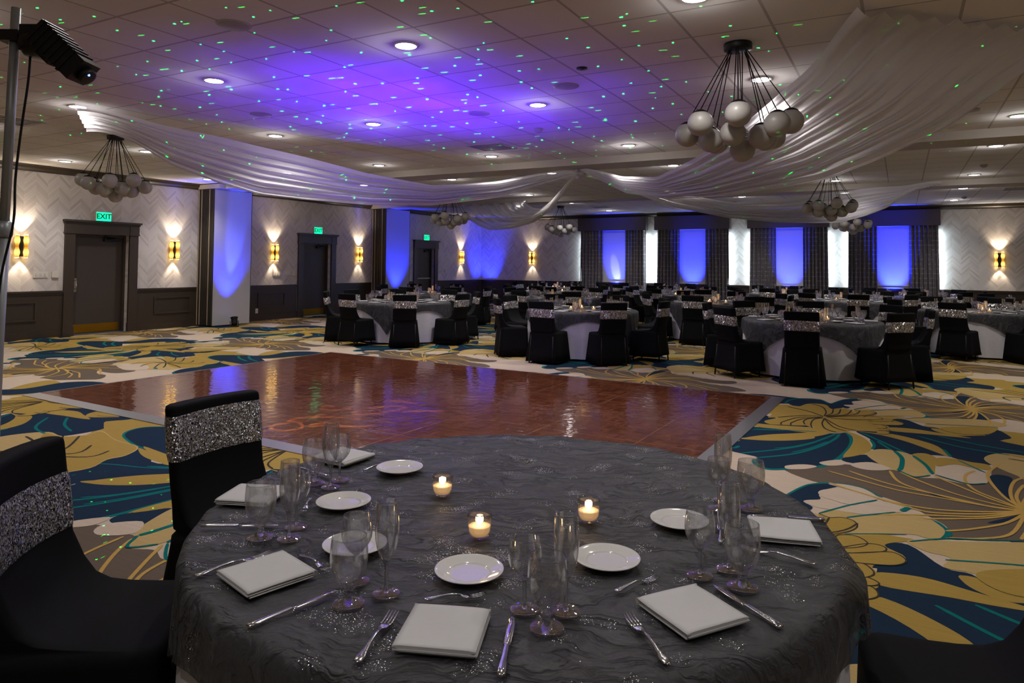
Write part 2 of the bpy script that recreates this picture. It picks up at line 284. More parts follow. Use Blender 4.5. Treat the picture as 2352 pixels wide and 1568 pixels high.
# carpet: cream field with the woven flower repeat (3.63 x 3.60 m) inlaid as shapes of the same mesh
CARPET=[(1,'T','p',0,'-58,1526 -12,1397 127,1278 243,1226 433,1215 597,1131 763,1010 866,857 949,710 950,509 1109,594 1312,701 1461,814 1693,1476 1484,2074 1386,2419 1310,2233 1256,1868 1103,1742 948,1789 799,1736 699,1865 639,1849 463,1841 328,1834 164,1701'),(1,'T','p',0,'2699,1052 2656,1171 2529,1280 2422,1328 2247,1338 2096,1415 1943,1527 1849,1668 1772,1803 1771,1988 1625,1909 1438,1811 1301,1707 1088,1098 1280,548 1370,230 1440,402 1490,737 1631,853 1773,810 1910,859 2002,740 2058,755 2219,762 2344,769 2495,891'),(2,'N','p',0,'881,1370 1106,1304 1289,1287 1164,1249 946,1313'),(2,'N','p',0,'1875,1188 1650,1254 1467,1271 1592,1309 1810,1245'),(2,'N','p',0,'1268,1991 1330,2126 1415,2079 1368,1776 1354,1400 1295,1646'),(2,'N','p',0,'1488,567 1426,432 1341,479 1388,782 1402,1158 1461,912'),(2,'N','p',0,'1165,924 1361,1186 1256,978'),(2,'N','p',0,'1591,1634 1395,1372 1500,1580'),(6,'H','l',22,'1378,1279 1256,1255 977,1292 711,1324 495,1432 243,1572'),(6,'H','l',22,'1378,1279 1487,1301 1739,1268 1978,1239 2172,1142 2399,1016'),(6,'H','l',22,'1378,1279 1226,1262 980,1347 640,1457 378,1653'),(6,'H','l',22,'1378,1279 1514,1295 1736,1218 2042,1119 2278,943'),(6,'H','l',22,'1378,1279 1166,1276 915,1363 711,1530 642,1812'),(6,'H','l',22,'1378,1279 1568,1282 1794,1204 1978,1053 2040,800'),(6,'H','l',22,'1380,1292 1203,1349 1018,1452 819,1657 710,1819'),(6,'H','l',22,'1376,1268 1535,1216 1702,1124 1881,939 1979,793'),(6,'H','l',22,'1381,1305 1242,1424 1063,1652 925,1849'),(6,'H','l',22,'1375,1256 1500,1149 1661,944 1785,766'),(6,'H','l',22,'1381,1305 1275,1444 1160,1593 1114,1804 1135,2009 1196,2146'),(6,'H','l',22,'1375,1256 1470,1131 1574,997 1615,807 1596,622 1541,499'),(6,'H','l',22,'1378,1328 1314,1520 1276,1779 1264,2020 1295,2206 1379,2470'),(6,'H','l',22,'1378,1235 1435,1062 1469,829 1480,612 1452,445 1377,207'),(6,'H','l',22,'1388,1309 1352,1463 1364,1716 1418,1986 1490,2124'),(6,'H','l',22,'1369,1252 1401,1114 1390,886 1342,643 1277,519'),(6,'H','l',22,'1388,1309 1378,1532 1406,1713 1465,1923'),(6,'H','l',22,'1369,1252 1378,1052 1352,889 1299,700'),(6,'H','l',22,'1377,1266 1153,1121 902,1020 678,1036 436,1160 276,1269'),(6,'H','l',22,'1379,1291 1580,1421 1806,1512 2008,1498 2225,1386 2369,1288'),(6,'H','l',22,'1375,1254 1149,1072 899,947 775,968 592,1062'),(6,'H','l',22,'1380,1302 1584,1466 1809,1578 1920,1559 2085,1475'),(6,'H','l',22,'1373,1241 1145,1023 959,924 774,837 587,733'),(6,'H','l',22,'1382,1313 1587,1510 1755,1599 1921,1677 2090,1771'),(6,'H','l',22,'1372,1228 1205,1036 1018,903 834,793'),(6,'H','l',22,'1383,1325 1533,1498 1702,1618 1867,1717'),(6,'H','l',22,'1376,1207 1254,955 1065,737 940,632'),(6,'H','l',22,'1379,1344 1489,1571 1659,1767 1772,1862'),(6,'H','l',22,'1369,1157 1262,772 1110,604 951,519'),(6,'H','l',22,'1386,1389 1482,1736 1619,1887 1762,1963'),(3,'N','p',0,'-385,742 -287,913 -97,967 40,786 164,1131 279,1249 252,1006 190,710 78,477 -311,439'),(4,'E','l',25,'-407,550 -387,758 -289,930 -99,984 40,795 163,1148 278,1267'),(3,'N','p',0,'-526,-1738 -504,-1418 -468,-1000 -444,-802 -210,-720 42,-747 204,-706 285,-627 331,-854 338,-1162 295,-1564 222,-1823 174,-1913 -48,-2140 -144,-2186 -245,-2147 -281,-2001 -276,-1911 -417,-1861 -508,-1823'),(4,'D','p',0,'-488,-1327 -338,-1095 -139,-916 63,-734 151,-738 -15,-1038 -206,-1236 -357,-1317'),(4,'D','p',0,'-469,-690 -216,-674 -22,-555 -9,-628 -270,-788 -453,-820'),(4,'E','l',28,'-417,-1861 -159,-1563 12,-1285 144,-912 195,-740'),(4,'E','l',28,'-282,-1936 -45,-1658 116,-1297 209,-928 226,-721'),(4,'E','l',24,'-483,-919 -199,-805 41,-735'),(4,'E','l',40,'285,-627 336,-850 343,-1159 295,-1564 230,-1818 176,-1933 -47,-2147 -159,-2207 -256,-2112 -284,-1981'),(3,'N','p',0,'354,-496 588,-352 624,185 750,298 903,58 1020,36 1098,-99 1215,-173 1406,-27 1502,239 1568,15 1565,-99 1474,-236 1631,-349 1750,-450 1707,-753 1476,-893 1402,-1025 1299,-1213 1149,-1178 1021,-1079 790,-1174 650,-1166 526,-1194 511,-1007 472,-767'),(3,'N','p',0,'315,-1574 456,-1377 516,-1475 655,-1683 523,-1702 341,-1688'),(4,'D','p',0,'273,-605 339,-623 419,-744 478,-924 501,-1161 455,-1354 314,-1553 341,-1210 351,-948 330,-743'),(4,'D','p',0,'333,-509 484,-505 643,-466 847,-592 989,-766 1048,-1085 935,-945 746,-707 539,-558'),(4,'D','p',0,'596,-193 802,-129 1011,-182 1259,-258 1108,-295 904,-306 620,-332'),(2,'D','p',0,'1403,-280 1558,-76 1539,113 1701,212 1946,246 1847,-391 1631,-349 1498,-275'),(4,'E','l',26,'389,-534 597,-877 772,-1185'),(4,'E','l',26,'536,-836 649,-1119'),(4,'E','l',26,'850,-425 1180,-699 1576,-788'),(4,'E','l',26,'1006,-329 1288,-507 1598,-614'),(4,'E','l',26,'484,-814 516,-1004 506,-1158'),(4,'E','l',26,'1023,-844 1065,-1097'),(5,'D','p',0,'-447,-337 -438,-151 -501,-78 -441,401 -311,439 -245,439 -197,612 -112,692 -3,674 66,470 148,562 263,553 338,560 487,536 634,403 785,389 636,227 738,87 595,-99 618,-211 600,-405 354,-496 273,-605 201,-678 95,-714 20,-640 -27,-514 -182,-577 -284,-608 -387,-639 -450,-512 -344,-274'),(6,'D','p',0,'384,174 414,250 495,279 556,201 520,116 429,43'),(7,'K','l',9,'384,174 414,250 495,279 556,201 520,116 429,43'),(6,'D','p',0,'428,52 557,192 635,192 637,122 525,30 438,-12'),(7,'K','l',9,'428,52 557,192 635,192 637,122 525,30 438,-12'),(6,'D','p',0,'439,-29 637,114 702,117 739,39 687,-48 557,-101 473,-118'),(7,'K','l',9,'439,-29 637,114 702,117 739,39 687,-48 557,-101 473,-118'),(6,'D','p',0,'484,-135 547,-107 591,-167 598,-224 564,-280 525,-296'),(7,'K','l',9,'484,-135 547,-107 591,-167 598,-224 564,-280 525,-296'),(6,'D','p',0,'525,-311 574,-274 625,-316 597,-361 529,-380'),(7,'K','l',9,'525,-311 574,-274 625,-316 597,-361 529,-380'),(6,'D','p',0,'530,-394 588,-373 618,-410 624,-466 588,-519 528,-542'),(7,'K','l',9,'530,-394 588,-373 618,-410 624,-466 588,-519 528,-542'),(4,'N','p',0,'47,762 101,1016 180,1175 345,1236 263,1084 238,958 255,860 166,768 232,669 200,589 96,713'),(5,'E','l',18,'53,820 119,1056 187,1185 356,1287 488,1254 576,1138 611,1113'),(5,'C','p',0,'271,1236 371,1281 489,1248 570,1129 579,1041 453,850 329,878 263,918 231,995 256,1080 350,1165 385,1186'),(5,'C','p',0,'166,768 263,839 421,819 586,1006 679,1023 750,978 718,862 556,707 331,680 230,692'),(5,'L','p',0,'201,578 277,553 331,680 538,685 686,820 835,839 909,728 936,619 899,479 843,455 758,474 597,368 437,273 315,354 253,470'),(6,'D','p',0,'276,564 338,520 405,560 470,532 493,439 457,335 379,239 315,354'),(7,'K','l',9,'276,564 338,520 405,560 470,532 493,439 457,335 379,239'),(6,'E','l',16,'276,564 428,823 579,1028'),(6,'E','l',16,'430,575 526,678 686,832'),(6,'E','l',36,'718,874 759,971'),(6,'E','l',10,'436,283 597,378 746,457'),(4,'E','p',0,'774,825 894,795 948,688 971,580 928,516 899,479 936,619 892,740'),(6,'E','l',14,'757,347 939,503 1108,580 1310,684'),(5,'L','p',0,'750,368 1039,511 1383,689 1543,650 1609,525 1515,372 1471,130 1375,-46 1218,-131 1098,-99 1036,46 903,58 939,211 829,243'),(6,'D','p',0,'1036,33 1132,155 1352,290 1511,350 1471,130 1375,-46 1218,-131 1098,-99'),(6,'E','l',16,'916,164 1137,247 1354,317 1514,365'),(5,'L','p',0,'470,-1368 507,-1205 573,-1118 669,-1131 716,-1397 699,-1736 638,-1713 566,-1615'),(5,'L','p',0,'669,-1131 790,-1197 874,-1511 900,-1766 799,-1864 699,-1736 721,-1437'),(5,'D','p',0,'790,-1197 885,-1080 962,-1204 961,-1458 918,-1718 874,-1511'),(5,'C','p',0,'962,-1204 1089,-1149 1191,-1195 1299,-1213 1298,-1413 1259,-1659 1233,-1780 1120,-1848 966,-1764 935,-1708 944,-1469'),(6,'D','p',0,'962,-1204 1089,-1149 1191,-1195 1299,-1213 1293,-1377 1178,-1368 1079,-1326 953,-1464'),(6,'E','l',34,'669,-1131 721,-1351 716,-1647 699,-1736'),(6,'E','l',28,'799,-1214 875,-1449 918,-1718'),(6,'E','l',18,'1105,-1183 1260,-1475'),(6,'E','l',18,'699,-1743 799,-1864 900,-1759'),(6,'E','l',18,'934,-1727 1119,-1855 1233,-1780'),(5,'C','p',0,'-47,-2047 66,-1938 159,-1943 98,-2059 -22,-2132'),(5,'C','p',0,'165,-1816 292,-1654 337,-1774 235,-1877'),(5,'C','p',0,'380,-1727 520,-1601 647,-1728 528,-1839 421,-1824'),(7,'K','l',14,'34,32 33,254 -30,532 -147,644'),(7,'K','l',14,'40,35 92,215 84,481'),(7,'K','l',14,'47,25 148,213 154,485'),(7,'K','l',14,'53,22 221,221 259,511'),(7,'K','l',14,'60,12 291,264 340,522'),(7,'K','l',14,'67,-5 399,294 494,502'),(7,'K','l',14,'31,-6 -40,96 -154,215 -351,332'),(7,'K','l',14,'25,-9 -126,-31 -367,-288'),(7,'K','l',14,'28,-43 -173,-167 -290,-481 -284,-608'),(7,'K','l',14,'30,-57 -131,-212 -209,-464 -199,-588'),(7,'K','l',14,'34,-61 -85,-184 -116,-340 -88,-487'),(7,'K','l',14,'37,-73 -36,-188 -42,-426 -12,-599'),(7,'K','l',14,'44,-83 150,-437 271,-576'),(7,'K','l',14,'50,-79 204,-403 354,-496'),(7,'K','l',14,'46,-103 52,-369 106,-588 201,-667'),(7,'K','l',14,'57,-25 236,-20 465,87'),(1,'D','p',0,'1348,-356 1495,-244 1506,-46 2155,-40 1997,-272 2110,-459 2308,-544 2531,-618 2381,-662 2282,-659 2076,-550 1991,-515 1925,-608 1863,-715 1804,-575 1702,-491 1517,-413'),(2,'N','p',0,'2110,-459 2007,-342 2000,-194 2163,-54 2291,-92 3189,-670 3005,-671 2733,-633 2524,-607 2308,-544'),(3,'E','l',22,'2163,-54 1994,-190 2001,-338 2110,-459 2308,-544 2529,-610 2738,-636 3009,-674 3193,-673'),(2,'N','p',0,'493,-140 707,-31 1457,-32 1510,-172 1330,-346 1124,-239 803,-117'),(3,'D','p',0,'1043,-177 975,-81 1000,5 1367,-44 1335,-108 1165,-213'),(2,'N','p',0,'2562,-645 2856,-790 3141,-833 3369,-798 3948,-1179 3907,-1317 3585,-1634 3069,-1377 2750,-1017 2570,-878 2539,-659'),(3,'D','p',0,'2616,-644 2780,-664 2955,-673 3204,-688 3349,-784 3250,-818 2982,-796 2793,-743'),(3,'D','p',0,'3094,-1362 3228,-1237 3572,-929 3680,-999 3530,-1186 3346,-1307 3189,-1359'),(3,'E','l',18,'2635,-1139 2869,-1023 3162,-947 3407,-825'),(3,'E','l',18,'3428,-1547 3570,-1386 3742,-1037'),(3,'E','l',18,'3569,-1610 3680,-1397 3790,-1072'),(1,'D','p',0,'-1232,317 -1346,721 -904,659 -463,497 -508,94 -795,-100'),(1,'D','p',0,'-2126,-105 -2148,220 -1287,95 -1126,-64 -1487,-418 -1093,-674'),(2,'N','p',0,'-1164,21 -974,263 -1029,742 -690,974 -34,856 -54,663 -479,464 -590,146 -795,-100'),(2,'N','p',0,'-1487,-418 -1568,-254 -1382,-15 -1083,76 -632,-159 25,-600 -288,-679 -936,-609'),(3,'E','l',40,'-1302,-73 -1033,-261 -698,-408'),(3,'E','l',40,'-1164,21 -864,-210 -542,-344'),(3,'D','p',0,'-1033,-593 -439,-666 -34,-584 92,-791 -453,-789'),(1,'D','p',0,'1131,-224 1343,-47 1768,147 2228,-218 2151,-411 2600,-640 2194,-582 1796,-503'),(2,'N','p',0,'2998,-1700 2834,-1452 2804,-1133 2694,-940 2580,-624 2655,-546 3164,-951 3109,-1359 3143,-1720'),(3,'E','l',30,'2985,-1674 3123,-1722 3158,-1631'),(1,'T','p',0,'1203,-1938 1388,-1614 2173,-1880 2416,-1843 2486,-1996 2359,-2145 1912,-2108'),(3,'L','p',0,'1630,-1726 1588,-1620 1410,-1361 1295,-1097 1320,-896 1457,-727 1708,-749 1831,-606 1790,-459 2194,-582 2580,-624 2742,-827 2732,-969 2841,-1160 2775,-1392 2752,-1529 2590,-1634 2465,-1715 2419,-1781 2307,-1853 2173,-1880 2002,-1743 1747,-1716'),(4,'D','p',0,'1476,-777 1731,-765 1853,-622 1824,-484 2215,-598 2566,-633 2723,-812 2713,-955 2823,-1146 2738,-1366 2488,-1363 2035,-1122'),(4,'C','p',0,'1630,-1726 1599,-1626 1652,-1510 1907,-1453 2213,-1517 2447,-1703 2419,-1781 2307,-1853 2173,-1880 2002,-1743 1747,-1716'),(5,'K','l',22,'2087,-1158 1970,-950 1715,-744'),(5,'K','l',22,'2115,-1167 2157,-972 1827,-671'),(5,'K','l',22,'2129,-1172 2353,-984 2215,-790'),(5,'K','l',22,'2150,-1186 2533,-1005 2504,-816'),(5,'K','l',22,'2081,-1162 2111,-1279 2393,-1552'),(5,'K','l',22,'2101,-1176 2327,-1339 2494,-1487'),(5,'K','l',22,'2064,-1159 1941,-1322 2130,-1596'),(5,'K','l',22,'2043,-1145 1769,-1296 1810,-1542'),(5,'K','l',22,'2067,-1143 1711,-974 1458,-913'),(5,'K','l',22,'2143,-1190 2443,-1263 2698,-1355'),(5,'E','l',50,'2393,-1552 2531,-1611'),(5,'E','l',50,'2328,-1138 2304,-1085')]
CC = {'C': '#b9a893', 'D': '#9b8140', 'L': '#ad9562', 'N': '#1c2c3d', 'E': '#0b6460', 'T': '#615549', 'K': '#3c372f', 'H': '#b3924e'}
def carpet_mat(k):
    t = NT('carpet_'+{'C':'cream','D':'gold','L':'honey','N':'navy','E':'teal','T':'taupe','K':'charcoal','H':'ochre'}[k]); c = lin(CC[k]); co = t.coord()
    n = t.math('ADD', t.math('MULTIPLY', t.noise(co, 260, 2.0), .6), t.math('MULTIPLY', t.noise(t.node('ShaderNodeMapping', {'Vector': co, 'Scale': (4, 60, 1)}).outputs[0], 1.0, 3.0), .4))
    t.p(Base_Color=t.mix(n, tuple(x*.62 for x in c), tuple(min(1, x*1.3) for x in c)), Roughness=.95, Specular_IOR_Level=.05); t.bump(t.noise(co, 400, 1.0), .003, .4); return t.m
keys = list('CDLNETKH'); cmats = [carpet_mat(k) for k in keys]
cb = MB(); cb.poly([(XW, YF, -.005), (XR, YF, -.005), (XR, YB, -.005), (XW, YB, -.005)], 0)
clampx = lambda v: min(XR, max(XW, v)); clampy = lambda v: min(YB, max(YF, v))
shapes = []
CARPET.sort(key=lambda q: q[0])
for lv, ck, kd, pw, ps in CARPET:
    pts = [tuple(float(q)/1000 for q in s.split(',')) for s in ps.split(' ')]
    if kd == 'p': sm = bez(pts, 4, True)
    else:
        ln = bez(pts, 5); L, R_ = [], []
        for i, p in enumerate(ln):
            a, b = ln[max(0, i-1)], ln[min(len(ln)-1, i+1)]; d = Vector((b[0]-a[0], b[1]-a[1])); d = d.normalized() if d.length > 1e-6 else Vector((1, 0))
            h = pw/1000/2*(.55 if i in (0, len(ln)-1) else 1); L.append((p[0]-d.y*h, p[1]+d.x*h)); R_.append((p[0]+d.y*h, p[1]-d.x*h))
        sm = L + R_[::-1]
    ar = sum(a[0]*b[1]-b[0]*a[1] for a, b in zip(sm, sm[1:]+sm[:1]))
    shapes.append((lv, keys.index(ck), sm if ar > 0 else sm[::-1]))
for i in range(-5, 4):
    for j in range(-4, 6):
        gx, gy = -.73+3.63*i, 7.72+3.6*j
        for rk, (lv, k, sm) in enumerate(shapes):
            P = [(gx+x, gy+y) for x, y in sm]
            if max(p[0] for p in P) <= XW or min(p[0] for p in P) >= XR or max(p[1] for p in P) <= YF or min(p[1] for p in P) >= YB: continue
            cb.poly([(clampx(x), clampy(y), -.00495+rk*3e-5+((i+j) % 2)*1.5e-5) for x, y in P], k)
struct(cb.build('floor', cmats), 'patterned carpet with gold, navy and taupe flowers on cream')
struct(box_obj('ceiling', (XW-.2, YF-.2, CEIL), (XR+.2, YB+.2, CEIL+.2), M['ceil']), 'ceiling of square acoustic tiles')
OPEN = [(7.87, 9.0), (13.98, 15.05), (19.17, 20.18)]; DH = 2.04
b = MB(); ys = [YF] + [v for o in OPEN for v in o] + [YB]
for k in range(0, len(ys), 2): b.box((XW-.2, ys[k], 0), (XW, ys[k+1], CEIL))
for a, c in OPEN: b.box((XW-.2, a, DH), (XW, c, CEIL))
struct(b.build('wall_left', M['chev_y']), 'wall of pale chevron planks with three doors')
struct(box_obj('wall_back', (XW-.2, YB, 0), (XR+.2, YB+.2, CEIL), M['chev_x']), 'far wall of pale chevron planks behind the curtains')
struct(box_obj('wall_right', (XR, YF-.2, 0), (XR+.2, YB, CEIL), M['chev_y'])); struct(box_obj('wall_front', (XW-.2, YF-.2, 0), (XR, YF, CEIL), M['chev_x']))
for i, (a, c) in enumerate(((10.82, 11.5), (16.75, 17.45))): struct(box_obj('beam_%d' % (i+1), (XW, a, 3.2), (XR, c, CEIL), M['header']), 'shallow partition track soffit across the ceiling')
# wainscot, rails, crown
def frame_mold(b, axis, pos, sgn, a, c, z0, z1, wd=.035, dp=.02):
    def bx(u0, u1, v0, v1):
        lo, hi = sorted((pos, pos+sgn*dp))
        if axis == 'x': b.box((lo, u0, v0), (hi, u1, v1))
        else: b.box((u0, lo, v0), (u1, hi, v1))
    bx(a, c, z0, z0+wd); bx(a, c, z1-wd, z1); bx(a, a+wd, z0+wd, z1-wd); bx(c-wd, c, z0+wd, z1-wd)
b = MB(); rail = MB(); base = MB(); segs = [(YF, 7.68), (9.19, 13.77), (15.26, 18.95), (20.42, YB)]
for a, c in segs:
    b.box((XW, a, .13), (XW+.014, c, .87)); rail.box((XW, a, .87), (XW+.045, c, .905)); rail.box((XW, a, .83), (XW+.03, c, .87)); base.box((XW, a, 0), (XW+.03, c, .12)); base.box((XW, a, .12), (XW+.022, c, .135))
for a, c in ((1.2, 3.0), (3.4, 5.1), (5.5, 7.2), (9.6, 10.5), (12.45, 13.35), (15.72, 16.6), (20.75, 21.9), (22.05, 23.1)): frame_mold(b, 'x', XW+.014, 1, a, c, .33, .71)
struct(b.build('trim_1', M['dark_wood']), 'dark painted wainscot on the door wall'); struct(rail.build('trim_2', M['dark_wood']), 'dark chair rail on the door wall'); struct(base.build('baseboard_left', M['dark_wood']))
b = MB(); rail = MB(); b.box((XW+.03, YB-.014, .13), (XR, YB, .87)); rail.box((XW+.045, YB-.045, .87), (XR, YB, .905)); rail.box((XW+.03, YB-.03, .83), (XR, YB, .87))
for k in range(17):
    x = -14.2+k*1.33
    frame_mold(b, 'y', YB-.014, -1, x, x+1.15, .33, .71)
struct(b.build('trim_3', M['dark_wood']), 'dark painted wainscot on the window wall'); struct(rail.build('trim_4', M['dark_wood']), 'dark chair rail on the window wall')
struct(box_obj('baseboard_back', (XW+.03, YB-.03, 0), (XR, YB, .125), M['dark_wood']))
def crown_prof(): return [(0, 3.19), (.025, 3.19), (.025, 3.215), (.06, 3.25), (.075, 3.29), (.095, 3.295), (.095, CEIL), (0, CEIL)]
b = MB()
for a, c in ((YF, 10.82), (11.5, 16.75), (17.45, YB)): b.rings([[(XW+d, y, z) for d, z in crown_prof()] for y in (a, c)], smooth=False)
struct(b.build('trim_5', M['dark_wood']), 'dark crown moulding on the door wall')
b = MB(); b.rings([[(x, YB-d, z) for d, z in crown_prof()] for x in (XW+.095, XR)], smooth=False); struct(b.build('trim_6', M['dark_wood']), 'dark crown moulding on the window wall')

# doors
DL = ['leftmost dark door, under the nearest exit sign', 'second dark door, between the two folding partitions', 'third dark door with push bar, beyond the second partition']
for i, (a, c) in enumerate(OPEN):
    d = thing('door_%d' % (i+1), None, None, (XW, (a+c)/2, 0)); struct(d, DL[i]); h = (c-a)/2
    b = MB(); w_ = .19
    for s in (-1, 1):
        y0, y1 = sorted((s*h, s*(h+w_))); b.box((-.002, y0, .18), (.045, y1, DH+.02)); b.box((-.002, y0-.012, 0), (.06, y1+.012, .18)); b.box((-.002, y0-.008, DH+.02), (.06, y1+.008, DH+.24))
    b.box((-.002, -h, DH), (.05, h, DH+.22)); b.box((-.002, -h-w_-.04, DH+.235), (.11, h+w_+.04, DH+.275)); b.box((-.002, -h-w_-.02, DH+.20), (.075, h+w_+.02, DH+.236)); b.box((-.002, -h-w_-.02, DH+.0), (.065, h+w_+.02, DH+.025))
    b.build('casing', M['dark_wood'], d)
    b = MB(); b.box((-.2, -h, 0), (-.1, -h+.05, DH)); b.box((-.2, h-.05, 0), (-.1, h, DH)); b.box((-.2, -h+.05, DH-.05), (-.1, h-.05, DH)); b.build('jamb', M['dark_wood'], d)
    box_obj('door_leaf', (-.19, -h+.05, .01), (-.145, h-.05, DH-.05), M['door'], d)
    box_obj('kick_plate', (-.145, -h+.09, .03), (-.141, h-.09, .20), M['brass'], d)
    if i < 2:
        b = MB(); b.box((-.145, -h+.08, .86), (-.125, -h+.14, 1.14)); b.tube([(-.13, -h+.11, .92), (-.08, -h+.11, .95), (-.08, -h+.11, 1.08), (-.13, -h+.11, 1.11)], .012); b.build('door_handle', M['chrome'], d)
    else:
        b = MB(); b.box((-.145, -h+.07, .95), (-.08, -h+.13, 1.03)); b.box((-.145, h-.13, .95), (-.08, h-.07, 1.03)); b.box((-.11, -h+.1, .965), (-.07, h-.1, 1.015)); b.build('push_bar', M['chrome'], d)
    b = MB(); b.box((-.145, .1, DH-.13), (-.09, h-.1, DH-.07)); b.tube([(-.1, .15, DH-.09), (-.03, .3, DH-.06), (-.02, .05, DH-.03)], .012); b.build('door_closer', M['black_metal'], d)
    # exit sign above the door
    e = thing('exit_sign', ['green exit sign above the leftmost door', 'green exit sign above the door between the partitions', 'green exit sign above the farthest door'][i], 'exit sign', (XW, (8.42, 14.5, 19.66)[i], 2.41), group='exit signs')
    box_obj('sign_housing', (.001, -.165, -.10), (.05, .165, .10), M['white'], e); box_obj('sign_face', (.05, -.15, -.088), (.054, .15, .088), M['exit'], e)
    cu_ = bpy.data.curves.new('exit_text', 'FONT'); cu_.body = 'EXIT'; cu_.size = .15; cu_.align_x = 'CENTER'; cu_.align_y = 'CENTER'; cu_.extrude = .001; cu_.offset = .004
    tmp = bpy.data.objects.new('exit_text', cu_); COL.objects.link(tmp); dg = bpy.context.evaluated_depsgraph_get(); me = bpy.data.meshes.new_from_object(tmp.evaluated_get(dg)); bpy.data.objects.remove(tmp)
    me.transform(Matrix.Translation((.0555, 0, 0)) @ Matrix(((0, 0, 1, 0), (1, 0, 0, 0), (0, 1, 0, 0), (0, 0, 0, 1)))); me.materials.clear(); me.materials.append(M['exit_txt'])
    lt = bpy.data.objects.new('lettering', me); COL.objects.link(lt); lt.parent = e
# wall plates
for y, z, lab, n in ((7.26, 1.22, 'three-gang light switch plate beside the nearest sconce', 3), (7.52, 1.22, 'cream thermostat left of the leftmost door', 0), (12.5, 1.23, 'single light switch beside the first partition', 1), (13.08, 1.2, 'three-gang light switch plate left of the middle door', 3), (13.45, 1.22, 'cream wall control box left of the middle door', 0), (13.63, 1.2, 'small grey wall keypad left of the middle door', 0), (20.6, 1.22, 'light switch beside the farthest door', 1), (20.9, 1.24, 'small wall control right of the farthest door', 0)):
    s = thing('light_switch' if n else 'wall_control', lab, 'switch' if n else 'wall control', (XW, y, z)); wd = .045*max(1, n) if n else .06
    box_obj('plate', (.001, -wd, -.06), (.012 if n else .03, wd, .06), M['white'], s)
    for k in range(n):
        q = (k-(n-1)/2)*.08; box_obj('toggle', (.012, q-.012, -.025), (.022, q+.012, .025), M['porcelain'], s)
o_ = thing('wall_outlet', 'white power outlet low on the wall beside the first partition', 'outlet', (XW+.014, 12.42, .25)); box_obj('plate', (.001, -.04, -.06), (.01, .04, .06), M['white'], o_); box_obj('socket', (.01, -.02, -.04), (.014, .02, .04), M['porcelain'], o_)

# folding partitions stacked against the wall
for i, (a, c, lab) in enumerate(((10.66, 11.74, 'grey folding partition stacked at the wall, right of the leftmost door'), (16.83, 18.02, 'grey folding partition stacked at the wall, beyond the middle door'))):
    p = thing('folding_partition', lab, 'partition', (XW, a, 0), group='stacked folding partitions'); L = c-a; npn = 6
    for k in range(npn):
        x0 = .03+k*.093; x1 = x0+.082; b = MB()
        b.box((x0+.003, .012, .02), (x1-.003, L-.012, 3.195), 0); b.box((x0, 0, .02), (x1, .012, 3.195), 1); b.box((x0, L-.012, .02), (x1, L, 3.195), 1)
        b.box((x0+.012, -.012, .03), (x0+.026, 0, 3.18), 2 if k in (0, 1, 4) else 1); b.box((x1-.026, -.012, .03), (x1-.012, 0, 3.18), 1)
        b.build('panel', [M['partition'], M['partition_edge'], M['partition_seal']], p)
    box_obj('track_header', (.005, -.02, 3.2), (.75, .14, 3.3), M['header'], p)

# recessed ceiling lights
def light_label(x, y): return 'round recessed downlight %.1f m from the door wall' % (x-XW)
proto = None
rows = sorted(set(round(y) for x, y in DOWN))
band = {}
for x, y in DOWN: band.setdefault(round(y/1.2), []).append((x, y))
rown = {k: i for i, k in enumerate(sorted(band))}
ORD = ['first','second','third','fourth','fifth','sixth','seventh','eighth','ninth','tenth','eleventh','twelfth']
for k in sorted(band):
    for q, (x, y) in enumerate(sorted(band[k])):
        if y < 3.5 or x > 2.5: continue
        lab = 'white recessed downlight, %s from the door wall in the %s row from the camera' % (ORD[q], ORD[rown[k]-2])
        if proto is None:
            proto = thing('recessed_downlight', lab, 'ceiling light', (x, y, CEIL), group='recessed ceiling downlights')
            b = MB(); b.lathe([(.088, 0), (.112, 0), (.112, -.006), (.104, -.012), (.088, -.012)], 32, cap0=False, cap1=False); b.build('trim_ring', M['porcelain'], proto)
            b = MB(); b.lathe([(.089, -.002), (.088, -.010), (.05, -.016), (1e-4, -.018)], 32, cap0=False); b.build('lens', M['lens'], proto)
        else: dup(proto, (x, y, CEIL), 0, lab)
# small ceiling devices
def disc(name, lab, cat, x, y, prof, m, group=None):
    b = MB(); b.lathe(prof, 28); return tag(b.build(name, m, None, (x, y, CEIL)), lab, cat, group)
SPK = [(.13, 0), (.13, -.008), (.115, -.012), (.02, -.014), (1e-4, -.014)]; DET = [(.06, 0), (.06, -.015), (.045, -.035), (.03, -.05), (1e-4, -.052)]; SPR = [(.05, 0), (.05, -.004), (.012, -.008), (.012, -.04), (.03, -.042), (.03, -.046), (1e-4, -.046)]
M['grille'] = plain('speaker_grille', '#a19a99', .7); M['vent'] = plain('vent_grille', '#b3adac', .6)
for x, y, lab in ((-4.46, 3.56, 'round ceiling speaker near the top edge above the dance floor'), (-2.96, 6.38, 'round ceiling speaker left of the large chandelier'), (-6.86, 5.9, 'small round ceiling speaker above the left drape'), (.68, 9.46, 'round ceiling speaker right of the widest drape'), (-4.43, 7.07, 'round ceiling speaker amid the blue light')): disc('ceiling_speaker', lab, 'speaker', x, y, SPK, M['grille'])
disc('ceiling_sensor', 'small black disc sensor left of the large chandelier', 'sensor', -2.56, 5.86, [(.05, 0), (.05, -.01), (1e-4, -.014)], M['black'])
for x, y, lab in ((-4.22, 8.23, 'smoke detector beyond the blue light on the ceiling'), (1.27, 14.55, 'smoke detector among the lights at the right'), (1.4, 20.9, 'smoke detector beside the farthest right downlight'), (-4.03, 20.01, 'smoke detector before the second window')): disc('smoke_detector', lab, 'smoke detector', x, y, DET, M['grille'])
